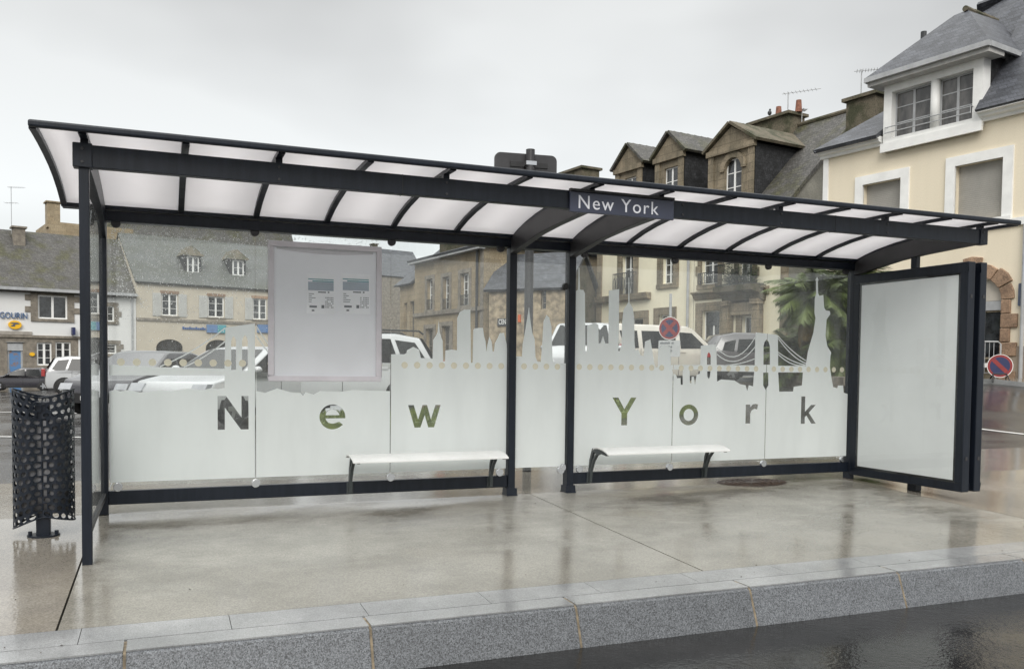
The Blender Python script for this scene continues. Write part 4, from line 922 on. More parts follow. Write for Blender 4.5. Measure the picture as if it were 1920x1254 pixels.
Eh = Fac(0, 1460, 33, 'dormer_house', 'pale cream terraced house with brown stone window surrounds and two pedimented dormers')
E0, E1 = Eh.at(1121, 560)[0], fs0-.02; eze = 7.75
e1 = Eh.R(1167, 1188, 478, 556); e2 = Eh.R(1243, 1263, 478, 532); e3 = Eh.R(1161, 1207, 597, 640); e4 = Eh.R(1236, 1258, 590, 640)
e1 = (e1[0], e1[1], e1[2], e1[3]); e3 = (e3[0], e3[1], 1.7, e3[3]); e4 = (e4[0], e4[1], 1.7, e4[3])
wallholes(Eh, 'wall', RENDE, E0, E1, fz, eze, [e1, e2, e3, e4], .28); shell(Eh, STONEG, E0, E1, fz, eze, 7.8)
gable_ends(Eh, STONEG, E0, E1-.02, eze+.1, 11.1, 0, yr, 7.8); gable_roof(Eh, SLATEM, E0-.1, E1, eze+.05, 11.1, 0, yr, 7.8, .3)
for r, bz in ((e1, 2), (e2, 2), (e3, 1), (e4, 1)): window(Eh, r, .16, mull=1, bars=bz); quoin_frame(Eh, r, STONEB, wd=.36, teeth=0, sill=(r in (e2,)))
MB().prism([(0, 4.22), (-.25, 4.3), (-.3, 4.55), (0, 4.55)], 'x', E0+.1, Eh.at(1221, 555)[0]).build('ledge', STONEB, Eh.root)
railing(Eh, e1[0]-.45, e1[1]+.25, e1[2]+.08, Eh.at(1175, 512)[1], y=-.22, scroll=True)
MB().box(E0-.05, E0+.35, -.05, .0, fz, eze).build('corner_pilaster', STONEB, Eh.root)
MB().tube([(E1-.25, -.1, fz), (E1-.25, -.1, eze)], .06, 8).build('drainpipe', ZINC, Eh.root)
MB().prism([(0, eze-.35), (-.12, eze-.3), (-.3, eze-.16), (-.34, eze-.06), (0, eze-.06)], 'x', E0, E1).build('cornice', MOSSST, Eh.root)
for (ul, ur, vp, ve, wa) in ((1233, 1284, 255, 292, (1247, 1272, 314, 375)), (1158, 1206, 277, 313, (1173, 1194, 333, 390))):
    a_, b_ = Eh.at(ul, ve)[0], Eh.at(ur, ve)[0]; wr = Eh.R(*wa); wr = (wr[0], wr[1], 8.1, wr[3])
    stone_dormer(Eh, a_, b_, 7.7, Eh.at((ul+ur)/2, ve)[1], Eh.at((ul+ur)/2-2, vp)[1], 3.0, wr)
c_ = Eh.R(1046, 1106, 322, 345, 1.0); chimney(Eh, c_[0], c_[1], .5, 1.6, 7.0, c_[3]-.15)
fp_strip(F, -14, 2.5, 1.6, CONC2)
# ---- C: tan stone house, D: rubble stone house
Ch = Fac(0, 905, 42, 'tan_stone_house', 'tan ashlar stone house with three tall upper windows behind the shelter glass')
cz0 = -.6; c1, c2, c3 = Ch.R(801, 812, 523, 581), Ch.R(831, 843, 519, 580), Ch.R(864, 880, 512, 573)
c4, c5 = Ch.R(799, 813, 616, 690), Ch.R(829, 845, 611, 690)
c4 = (c4[0], c4[1], cz0, c4[3]); c5 = (c5[0], c5[1], cz0, c5[3])
wallholes(Ch, 'wall', STONET, -8.06, 0, cz0, 6.85, [c1, c2, c3, c4, c5], .3); shell(Ch, STONET, -8.06, 0, cz0, 6.85, 8)
for r in (c1, c2, c3): window(Ch, r, .18, mull=1, bars=3, fw=.08); quoin_frame(Ch, r, STONEG, wd=.22, teeth=.0); railing(Ch, r[0], r[1], r[2]+.02, r[2]+.55, y=-.02)
for r in (c4, c5): window(Ch, r, .18, mull=1, bars=3, fw=.08, frame=STONEG); quoin_frame(Ch, r, STONEG, wd=.25, teeth=0, sill=False)
MB().box(-8.06, .05, -.12, 0, 3.82, 4.02).build('string_course', STONEG, Ch.root); MB().box(-8.2, .15, -.35, 0, 6.75, 6.95).build('cornice', ZINC, Ch.root)
q = MB(); q.slab((-8.3, -.4, 6.95), (.3, -.4, 6.95), (-1.5, 4, 8.3), (-6.5, 4, 8.3), .1); q.slab((-8.3, 8.4, 6.95), (-8.3, -.4, 6.95), (-6.5, 4, 8.3), (-6.5, 4.1, 8.3), .1); q.slab((.3, -.4, 6.95), (.3, 8.4, 6.95), (-1.5, 4.1, 8.3), (-1.5, 4, 8.3), .1); q.slab((.3, 8.4, 6.95), (-8.3, 8.4, 6.95), (-6.5, 4.1, 8.3), (-1.5, 4.1, 8.3), .1)
q.build('roof', SLATE, Ch.root)
chimney(Ch, -8.0, -7.2, 1.5, 4.5, 6.9, 8.2, pots=()); q = MB().box(-.25, .02, -.05, 0, cz0, 6.75).build('corner_pilaster', STONEG, Ch.root)
MB().tube([(-.45, -.12, cz0), (-.45, -.12, 6.75)], .07, 8).build('drainpipe', IRON, Ch.root)
Lh = Fac(0, 905, 42, 'low_stone_house', 'low stone house with grey roof adjoining the tan stone house on its left')
l0 = Lh.at(750, 600)[0]; lzt = Lh.at(768, 533)[1]
ld = [Lh.R(757, 763, 568, 690), Lh.R(768, 776, 565, 690)]; ld = [(r[0], r[1], cz0, r[3]) for r in ld]
wallholes(Lh, 'wall', STONET, l0, -8.1, cz0, lzt, ld, .25); shell(Lh, STONET, l0, -8.1, cz0, lzt, 7)
for r in ld: window(Lh, r, .18, mull=1, bars=3, frame=STONEG)
q = MB(); q.slab((l0-.3, -.3, lzt), (-8.1, -.3, lzt), (-8.1, 3.2, lzt+3.2), (l0+1.5, 3.2, lzt+3.2), .1); q.slab((l0-.3, 7, lzt), (l0-.3, -.3, lzt), (l0+1.5, 3.2, lzt+3.2), (l0+1.5, 3.3, lzt+3.2), .1); q.build('roof', SLATE, Lh.root)
Dh = Fac(-2500, 917, 41.4, 'rubble_stone_house', 'rubble stone house with blue slate roof between the tan house and the cream terrace')
dz0 = -.4; dr1 = Dh.R(1014, 1024, 542, 580); dt = Dh.at(960, 534)[1]; dl, dr_e = Dh.at(917, 580)[0], Dh.at(1062, 580)[0]
wallholes(Dh, 'wall', mat('rubble_stone', (.40, .33, .23), .9, .2, 2.2, bump=.6, bscale=5, col2=(.26, .21, .15), fine=(3.5, .62, 1.2)), dl, dr_e, dz0, dt, [dr1], .3)
shell(Dh, MOSSST, dl, dr_e, dz0, dt, 4); window(Dh, dr1, .15, mull=0, bars=2, frame=STONEG)
gable_ends(Dh, MOSSST, dl, dr_e, dt, dt+1.7, 0, 2, 4); gable_roof(Dh, SLATE, dl-.2, dr_e+.2, dt, dt+1.7, 0, 2, 4, .25)
q = text_obj('CENT', 'shop_lettering', WHITE, Dh.root, (Dh.at(936.5, 605)[0], -.1, Dh.at(940, 608)[1]+.0), .34, space=.95, sx=.60)
MB().box(Dh.at(934, 600)[0], Dh.at(962, 600)[0], -.08, 0, Dh.at(945, 611)[1], Dh.at(945, 597)[1]).build('shop_sign', mat('shop_sign_dark', (.05, .05, .06), .5), Dh.root)
MB().box(Dh.at(972.5, 600)[0], Dh.at(977, 600)[0], -.1, 0, Dh.at(975, 604)[1], Dh.at(975, 590)[1]).build('orange_sign', mat('orange_paint', (.6, .12, .03), .5), Dh.root)
sf_ = Fac(0, 1085, 47, 'brown_stone_wing', 'dark brown stone wing with small slate roof at the far left of the cream terrace')
q0, q1 = sf_.at(1072, 560)[0], sf_.at(1119, 560)[0]; qz = sf_.at(1095, 512)[1]
wallholes(sf_, 'wall', MOSSST, q0, q1, -.3, qz, [(q1-1.9, q1-1.2, 3.2, 5.2)], .25); shell(sf_, STONEG, q0, q1, -.3, qz, 6)
gable_roof(sf_, SLATE, q0-.2, q1, qz, qz+1.6, 0, 3, 6, .3); window(sf_, (q1-1.9, q1-1.2, 3.2, 5.2), .12, mull=1, bars=2, frame=STONEG)
# ---- A: post office, B: beige bank building
A = Fac(3100, 30, 60, 'post_office', 'white rendered post office with stone ground floor and mossy slate roof at left')
a0, aD, a1, az0 = -14, A.at(155, 600)[0], A.at(255, 600)[0], -1.2
aw = A.R(71, 126, 554, 598); w2_ = A.R(200, 214, 574, 603); g1 = A.R(69, 97, 642, 685); g2 = A.R(104, 133, 641, 684); dr1 = A.R(14, 43, 641, 706); g3 = A.R(199, 218, 645, 663)
dr1 = (dr1[0], dr1[1], az0, dr1[3]); zs_ = A.at(100, 631)[1]; sx1 = A.at(147, 650)[0]
wallholes(A, 'wall', RENDW, a0, a1, zs_, 6.2, [aw, w2_], .2)
wallholes(A, 'ground_floor_wall', STONEG, a0, sx1, az0, zs_, [g1, g2, dr1], .25); wallholes(A, 'ground_floor_wall', RENDW, sx1, a1, az0, zs_, [g3], .2)
shell(A, RENDW, a0, a1, az0, 6.2, 10)
MB().box(a0, aD, -.1, 0, zs_-.12, zs_+.06).build('string_course', STONEG, A.root)
window(A, aw, .08, mull=1, bars=0, fw=.1); quoin_frame(A, (aw[0], aw[1], aw[2], aw[3]), STONEG, wd=.45, step=.36, teeth=.35)
window(A, w2_, .08, mull=0, bars=1, fw=.1); quoin_frame(A, w2_, STONEG, wd=.3, teeth=.2)
window(A, g3, .06, mull=0, bars=2, fw=.1); quoin_frame(A, g3, STONEG, wd=.3, teeth=.2)
for r in (g1, g2): window(A, r, .1, mull=1, bars=2, fw=.1)
dd = window(A, dr1, .1, mull=0, bars=0, frame=ZINC, fw=.12, pane=mat('shop_poster', (.10, .22, .42), .3, .3, 1.6, col2=(.25, .16, .12), lo=.36, hi=.46)); dd.name = 'door'
MB().box(dr1[0]-.1, dr1[1]+.1, -.06, .02, dr1[3]-.02, dr1[3]+.0).build('door_head', ZINC, dd)
MB().box(dr1[0], dr1[1], .03, .09, dr1[3]-.6, dr1[3]-.12).build('door_canopy', ZINC, dd)
MB().box(a0, A.at(60, 622)[0], -.07, 0, A.at(30, 627)[1], A.at(30, 621)[1]).build('fascia', mat('fascia_stone', (.36, .33, .29), .7, .1), A.root)
g0 = A.at(0, 597); g1_ = A.at(55, 597)
lt_ = text_obj('GOURIN', 'letter', BLUEL, A.root, (g0[0]-.05, -.08, A.at(27, 597)[1]), .60, sx=(g1_[0]-g0[0])/2.42, ext=.03); split(lt_)
ov = A.R(15, 40, 601, 617); ex, ez_ = (ov[0]+ov[1])/2, (ov[2]+ov[3])/2; rx_, rz2 = (ov[1]-ov[0])/2, (ov[3]-ov[2])/2
lg = MB().prism([(ex+rx_*cos(t*pi/14), ez_+rz2*sin(t*pi/14)) for t in range(28)], 'y', -.16, 0).build('oval_sign', YELLOW, A.root)
MB().prism([(ex-.28, ez_-.1), (ex-.02, ez_-.12), (ex+.02, ez_+.02), (ex+.3, ez_+.06), (ex+.16, ez_+.16), (ex-.2, ez_+.15), (ex-.3, ez_+.09), (ex-.06, ez_+.05)], 'y', -.18, -.161).build('bird_emblem', INK, lg)
ov = A.R(133, 139, 614, 628); MB().box(ov[0], ov[1], -.5, -.05, ov[2], ov[3]).build('hanging_sign', NBLUE, A.root)
ov = A.R(56, 64, 660, 668); MB().prism([((ov[0]+ov[1])/2+.17*cos(t*pi/8), (ov[2]+ov[3])/2+.13*sin(t*pi/8)) for t in range(16)], 'y', -.1, 0).build('small_oval_sign', YELLOW, A.root)
arz = A.at(60, 435, 5)[1]
gable_roof(A, SLATEM, a0, a1+.0, 6.3, arz, 0, 5, 10, .35); gable_ends(A, RENDW, a0, a1-.02, 6.3, arz, 0, 5, 10)
MB().box(a0, a1, -.55, -.38, 6.0, 6.2).build('gutter', ZINC, A.root)
MB().tube([(a1-.3, -.1, az0), (a1-.3, -.1, 6.1)], .06, 8).build('drainpipe', ZINC, A.root)
c_ = A.R(24, 46, 426, 470, 4.0); chimney(A, c_[0], c_[1], 3.6, 4.6, arz-2.6, c_[3]-.1, m=STONEG)
B = Fac(3100, 30, 60, 'bank_building', 'beige rendered bank building with pale shutters and two small roof dormers')
b0_, b1_, bz = a1+.02, B.at(560, 600)[0], 7.38
bw = [B.R(303, 333, 551, 592), B.R(390, 420, 556, 595), B.R(474, 500, 560, 599)]
ba = [B.R(293, 343, 636, 700), B.R(386, 432, 637, 700)]; ba = [(r[0], r[1], az0, r[3]) for r in ba]
wallholes(B, 'wall', RENDB, b0_, b1_, az0, bz, bw+ba, .2); shell(B, RENDB, b0_, b1_, az0, bz, 10)
for r in bw:
    window(B, r, .08, mull=1, bars=2, fw=.09)
    w_ = (r[1]-r[0])*.52
    for x in (r[0]-w_-.05, r[1]+.05):
        s_ = MB().box(x, x+w_, -.07, -.02, r[2]-.05, r[3]+.02).build('shutter', SHUTW, B.root)
        ql = MB()
        for k in range(10): z = r[2]+.05+(r[3]-r[2]-.1)*k/10; ql.box(x+.08, x+w_-.08, -.085, -.07, z, z+.06)
        ql.build('louvres', SHUTW, s_)
    MB().box(r[0]-.1, r[1]+.1, -.06, 0, r[3], r[3]+.22).build('lintel', STONEO, B.root); MB().box(r[0]-.1, r[1]+.1, -.1, 0, r[2]-.12, r[2]).build('window_sill', STONEG, B.root)
for r in ba:
    window(B, r, .15, mull=3, bars=2, frame=IRON, fw=.06); cx = (r[0]+r[1])/2; rx = (r[1]-r[0])/2; q = MB()
    for sgn in (-1, 1): q.prism([(cx+sgn*rx*cos(pi*k/16), r[3]-.65+.65*sin(pi*k/16)) for k in range(9)]+[(cx, r[3]+.01), (cx+sgn*(rx+.01), r[3]+.01)], 'y', -.003, .2)
    q.build('arch_spandrel', RENDB, B.root)
cz_ = B.at(300, 599)[1]; MB().box(b0_, b1_, -.1, 0, cz_-.12, cz_+.08).build('string_course', STONEG, B.root)
r = B.R(342, 386, 613, 618); tb = MB()
for k in range(11): tb.box(r[0]+(r[1]-r[0])*k/11, r[0]+(r[1]-r[0])*(k+.75)/11, -.08, 0, r[2], r[3]-(.06 if k % 3 else 0))
tb.build('blue_lettering', BLUE, B.root)
for (u0_, u1_) in ((387, 423), (482, 520)):
    r = B.R(u0_, u1_, 609, 624); s_ = MB().box(r[0], r[1], -.14, 0, r[2], r[3]).build('bank_sign', mat('bank_sign_blue', (.12, .22, .42), .4, .1), B.root)
    MB().box(r[0]+.55*(r[1]-r[0]), r[1], -.15, -.141, r[2], r[3]).build('sign_field', mat('sign_teal', (.08, .33, .38), .4, .1), s_)
brz = B.at(330, 446, 5)[1]
rb = gable_roof(B, mat('weathered_slate', (.095, .10, .097), .65, .2, .5, bump=.3, bscale=14, col2=(.070, .074, .060), fine=(14, .72, 1.2)), b0_-.1, b1_, bz, brz, 0, 5, 10, .3); gable_ends(B, RENDB, b0_, b1_, bz, brz, 0, 5, 10)
for (ul, ur, va, ve, wa) in ((344, 380, 461, 480, (351, 373, 481, 512)), (429, 464, 468, 487, (436, 457, 488, 517))):
    t_ = 1.1; wr = B.R(*wa, t=t_); a_, b_ = B.at(ul, ve, t_)[0], B.at(ur, ve, t_)[0]; ze_ = B.at((ul+ur)/2, ve, t_)[1]; za_ = B.at((ul+ur)/2, va, t_)[1]
    d = MB().box(wr[0]-.2, wr[1]+.2, t_+.1, t_+2.6, wr[2]-.3, ze_).build('dormer', SLATED, B.root)
    q = MB(); m_ = (a_+b_)/2
    q.slab((a_, t_-.25, ze_), (m_, t_+.35, za_), (m_, t_+3, za_), (a_, t_+3, ze_), -.08).slab((m_, t_+.35, za_), (b_, t_-.25, ze_), (b_, t_+3, ze_), (m_, t_+3, za_), -.08)
    q.add([(a_, t_-.25, ze_), (b_, t_-.25, ze_), (m_, t_+.35, za_)], [(0, 1, 2)]); q.build('dormer_roof', MOSSST, d)
    window(B, wr, t_, d, mull=1, bars=1, fw=.1)
# roofs farther back
K = Fac(3100, 30, 84, 'far_slate_house', 'mossy slate roofed house standing behind the bank building')
k0, k1 = K.at(200, 440)[0], K.at(578, 440)[0]; kz = K.at(400, 420, 6)[1]+1.6
shell(K, STONEG, k0, k1, -1, 8, 12); MB().quad((k0, 0, -1), (k1, 0, -1), (k1, 0, 8), (k0, 0, 8)).build('wall', STONEG, K.root, fix=False)
gable_roof(K, SLATEM, k0, k1, 8, kz, 0, 6, 12)
K2 = Fac(3100, 30, 75, 'gabled_stone_house', 'bare stone gable with tall chimney rising behind the post office roof')
h0, h1 = K2.at(92, 430)[0], K2.at(250, 430)[0]; hz = K2.at(125, 418)[1]
MB().box(h0, h1, 0, 7, -1, hz).build('wall', STONET, K2.root)
c_ = K2.R(89, 113, 380, 420); chimney(K2, c_[0], c_[1], 0.02, 1.2, hz-.5, c_[3], m=STONET)
K3 = Fac(3100, 30, 95, 'hillside_house', 'grey slate roofed house far off between the timetable case and the tan house')
h0, h1 = K3.at(690, 500)[0], K3.at(800, 500)[0]; hz = K3.at(740, 515)[1]; MB().box(h0, h1, 0, 8, -1, hz).build('wall', STONEG, K3.root)
gable_roof(K3, SLATE, h0, h1, hz, K3.at(750, 470, 4)[1], 0, 4, 8)
c_ = K3.R(697, 705, 459, 480, 4); chimney(K3, c_[0], c_[1], 3.5, 4.5, hz, c_[3])
antenna('tv_aerial', 'thin television aerial with two crossbars above the post office chimney', wpt(A, A.at(22, 425, 4)[0], 4.1, A.at(22, 425, 4)[1]-.2), 3.1, -.3, 1.0)
p_ = F.at(1477, 215, 3.7); antenna('tv_aerial', 'tall television aerial beside the terracotta pots of the mossy chimney', wpt(F, p_[0], 3.7, p_[1]-.2), 1.15, -.9, 1.35, False)
p_ = F.at(1497, 232, 3.7); antenna('tv_aerial', 'short upright television aerial just right of the mossy chimney stack', wpt(F, p_[0], 3.9, p_[1]-.3), .95, 1.2, .3, False)
p_ = G.at(1611, 180, 3.4); antenna('tv_aerial', 'television aerial on the stone chimney left of the broad slate dormer', wpt(G, p_[0], 3.5, p_[1]-.1), 1.05, -.7, .75, False)
bd = F.at(1443, 213, 3.7); bo_ = wpt(F, bd[0], 3.7, bd[1]-.1)
bird = thing('bird', 'small dark bird perched on the left chimney pot', 'bird', tuple(bo_), .6)
MB().ball((0, 0, .12), .09, 10, 8, 1.25).ball((.05, 0, .27), .05, 8, 6).tube([(.09, 0, .27), (.14, 0, .26)], .012, 5, .003).tube([(-.05, 0, .08), (-.17, 0, .0)], .03, 6, .012).build('body', IRON, bird, smooth=True)
# ------------------------------------------------------------------ palms
def frond_mesh(Lf, droop):
    mb = MB(); n = 16; pts = []
    for i in range(n+1):
        t = i/n; pts.append(Vector((Lf*(t-.12*t*t*droop), 0, Lf*(.28*t-.62*droop*t*t))))
    mb.tube(pts, .018, 4, .004)
    for i in range(1, n*4):
        t = i/(n*4); k = min(int(t*n), n-1); p = pts[k].lerp(pts[k+1], t*n-k); d = (pts[k+1]-pts[k]).normalized()
        ll = Lf*.34*(sin(pi*min(1, t*.85+.12)))**.7
        for sy in (-1, 1):
            q = p+d*ll*.55+Vector((0, sy*ll*.75, -ll*(.25+.5*random.random()))); wv = d*.017
            mb.add([p-wv, p+wv, q], [(0, 1, 2)])
    return mb
PALM1 = mat('palm_leaf', (.11, .145, .032), .45, .3, 3, col2=(.035, .052, .014)); PALM2 = mat('palm_leaf_dry', (.22, .15, .05), .6, .3, 3)
TRUNK = mat('palm_trunk', (.10, .075, .05), .9, .3, 9, bump=.6, bscale=20)
def palm(px, Z, ztop, nf, label, seed):
    random.seed(seed); p = CAM+ray(px, 690)*Z; g = tz(p.x, p.y)
    t = thing('palm_tree', label, 'palm tree', (p.x, p.y, g), random.random()*6, 'palm trees beside the cream house')
    mb = MB().tube([(0, 0, -.2), (.04, .02, ztop*.5-g*.5), (0, 0, ztop-g)], .2, 12, .16)
    for k in range(60): a = k*2.4; z = .2+(ztop-g-.2)*k/60; mb.add([(.18*cos(a-.3), .18*sin(a-.3), z), (.18*cos(a+.3), .18*sin(a+.3), z), (.27*cos(a), .27*sin(a), z+.12)], [(0, 1, 2)])
    mb.build('trunk', TRUNK, t, fix=False)
    src = {}
    for k in range(nf):
        kk = k % 4; dry = k > nf-7
        key = (kk, dry)
        el = 1.15-2.1*(k/nf) if not dry else -1.15
        a = k*2.39996
        if key not in src:
            o = frond_mesh(1.12+.12*kk, .55+.2*kk).build('frond', PALM2 if dry else PALM1, t, fix=False); src[key] = o
            o.location = (0, 0, ztop-g); o.rotation_euler = (0, -el*.8, a)
        else: inst(src[key], t, (0, 0, ztop-g), (random.uniform(-.2, .2), -el*.8, a), (random.uniform(.85, 1.1),)*3)
palm(1528, 22.5, 2.9, 64, 'palm tree with drooping green fronds left of the etched statue', 3)
palm(1590, 23.0, 3.2, 64, 'palm tree with yellowing lower fronds next to the advertising panel', 5)
palm(1545, 24.5, 1.75, 60, 'shorter dark palm tree standing behind the other palms', 8)
palm(1500, 24.0, 1.4, 50, 'lowest bushy palm at the left end of the planter', 9)
palm(1590, 22.2, 1.7, 50, 'low leafy palm close behind the shelter end post', 10)
random.seed(11)
a, b = PT(1450, 722), PT(1600, 735)
pl = thing('planter_wall', 'low brown stone planter wall at the foot of the palm trees', 'wall', tuple(a), atan2((b-a).y, (b-a).x))
ll = (b-a).length
for j in range(2):
    for i in range(int(ll/.45)):
        x = .45*i+(.22 if j else 0); MB().box(x+.006, x+.444, -.15, .15, -.15+.23*j, .075+.23*j).build('stone', STONEG, pl, bevel=.015)
# ------------------------------------------------------------------ signs and barrier on the square
def roundsign(par, r, z, y, cross):
    d = MB().prism([(r*cos(t*pi/20), z+r*sin(t*pi/20)) for t in range(40)], 'y', y, y+.02).build('sign_disc', RED, par)
    MB().prism([(r*.76*cos(t*pi/20), z+r*.76*sin(t*pi/20)) for t in range(40)], 'y', y-.006, y-.001).build('blue_field', NBLUE, d)
    for s_ in ((1, -1) if cross else (1,)):
        c_, k = cos(pi/4)*r*.74, .05*r/.3
        MB().prism([(-c_-k*.7, z+s_*(c_-k*.7)), (-c_+k*.7, z+s_*(c_+k*.7)), (c_+k*.7, z-s_*(c_-k*.7)), (c_-k*.7, z-s_*(c_+k*.7))][::s_], 'y', y-.012+.001*s_, y-.007+.001*s_).build('red_bar', RED, d)
    wr_ = MB(); n = 40
    wr_.add([(q*cos(t*pi/20), y-.0005, z+q*sin(t*pi/20)) for q in (r*.955, r) for t in range(n)], [(t, (t+1) % n, n+(t+1) % n, n+t) for t in range(n)]).build('white_edge', WHITE, d, fix=False)
    return d
p = CAM+ray(1254, 690)*19.0; g = tz(p.x, p.y)
ns = thing('no_stopping_sign', 'round red and blue no stopping sign with a text plate on a post', 'road sign', (p.x, p.y, g), -YAW-.55)
MB().tube([(0, .04, -.1), (0, .04, 2.35)], .03, 10).build('pole', ZINC, ns)
zc_ = 1.1+(689-614)*19/FPX-g; roundsign(ns, .25, zc_, 0, True)
zz = 1.1+(689-651)*19/FPX-g; plt_ = MB().prism(rrect(-.25, .25, zz-.19, zz+.17, .03), 'y', 0, .015).build('text_plate', mat('sign_plate_grey', (.50, .51, .52), .4, .05), ns)
q = MB()
for j, row in enumerate(((9, 2), (11,), (4, 6), (3, 5))):
    x = -.21
    for wd in row:
        for k in range(wd): q.box(x, x+.018, -.004, -.001, zz+.09-.085*j, zz+.135-.085*j-(.01 if k % 3 == 0 else 0)); x += .026
        x += .03
q.build('plate_print', INK, plt_)
p = CAM+ray(1874, 697)*22.3; g = tz(p.x, p.y)+.03
st = thing('no_parking_sign', 'round no parking sign leaning on a small metal stand by the cream wall', 'road sign', (p.x, p.y, g), -YAW-.35)
roundsign(st, .30, .42, -.05, False)
q = MB()
for x in (-.2, .2): q.tube([(x, -.35, 0), (x*.75, -.05, .22), (x, .3, 0)], .016, 6)
q.tube([(-.15, -.05, .22), (.15, -.05, .22)], .016, 6); q.build('stand', IRON, st)
p = CAM+ray(1847, 697)*22.7; g = tz(p.x, p.y)+.05
br = thing('crowd_barrier', 'grey tubular crowd barrier in front of the arched stone doorway', 'barrier', (p.x, p.y, g), -YAW-.1)
q = MB().tube([(-1.0, 0, .1), (-1.0, 0, .95), (-.93, 0, 1.02), (.3, 0, 1.02), (.37, 0, .95), (.37, 0, .1)], .02, 8).tube([(-1, 0, .2), (.37, 0, .2)], .016, 6); q.build('frame', ZINC, br)
for k in range(11): x = -.9+.11*k; MB().tube([(x, 0, .2), (x, 0, 1.0)], .008, 5).build('bar', ZINC, br)
q = MB()
for x in (-.8, .2): q.tube([(x, -.25, 0), (x, 0, .2), (x, .25, 0)], .015, 6)
q.build('feet', ZINC, br)
p = Vector((5.66, .03, pz(0)))
gt = thing('drain_grate', 'rusty brown round tree grate set in the pavement behind the right bench', 'grate', (p.x, p.y, p.z+.001)); q = MB()
for k in range(20):
    for rr in (.1, .17, .24, .31):
        a = 2*pi*k/20; q.prism([(rr*cos(a-.1), rr*.62*sin(a-.1)), (rr*cos(a+.1), rr*.62*sin(a+.1)), ((rr+.045)*cos(a+.1), (rr+.045)*.62*sin(a+.1)), ((rr+.045)*cos(a-.1), (rr+.045)*.62*sin(a-.1))], 'z', 0, .008)
q.build('grate_bars', mat('rusty_iron', (.07, .045, .032), .5, .3, 14), gt)
MB().prism([(.37*cos(t*pi/16), .235*sin(t*pi/16)) for t in range(32)], 'z', -.01, .003).build('grate_plate', mat('dark_rust', (.05, .035, .028), .5, .2, 14), gt)
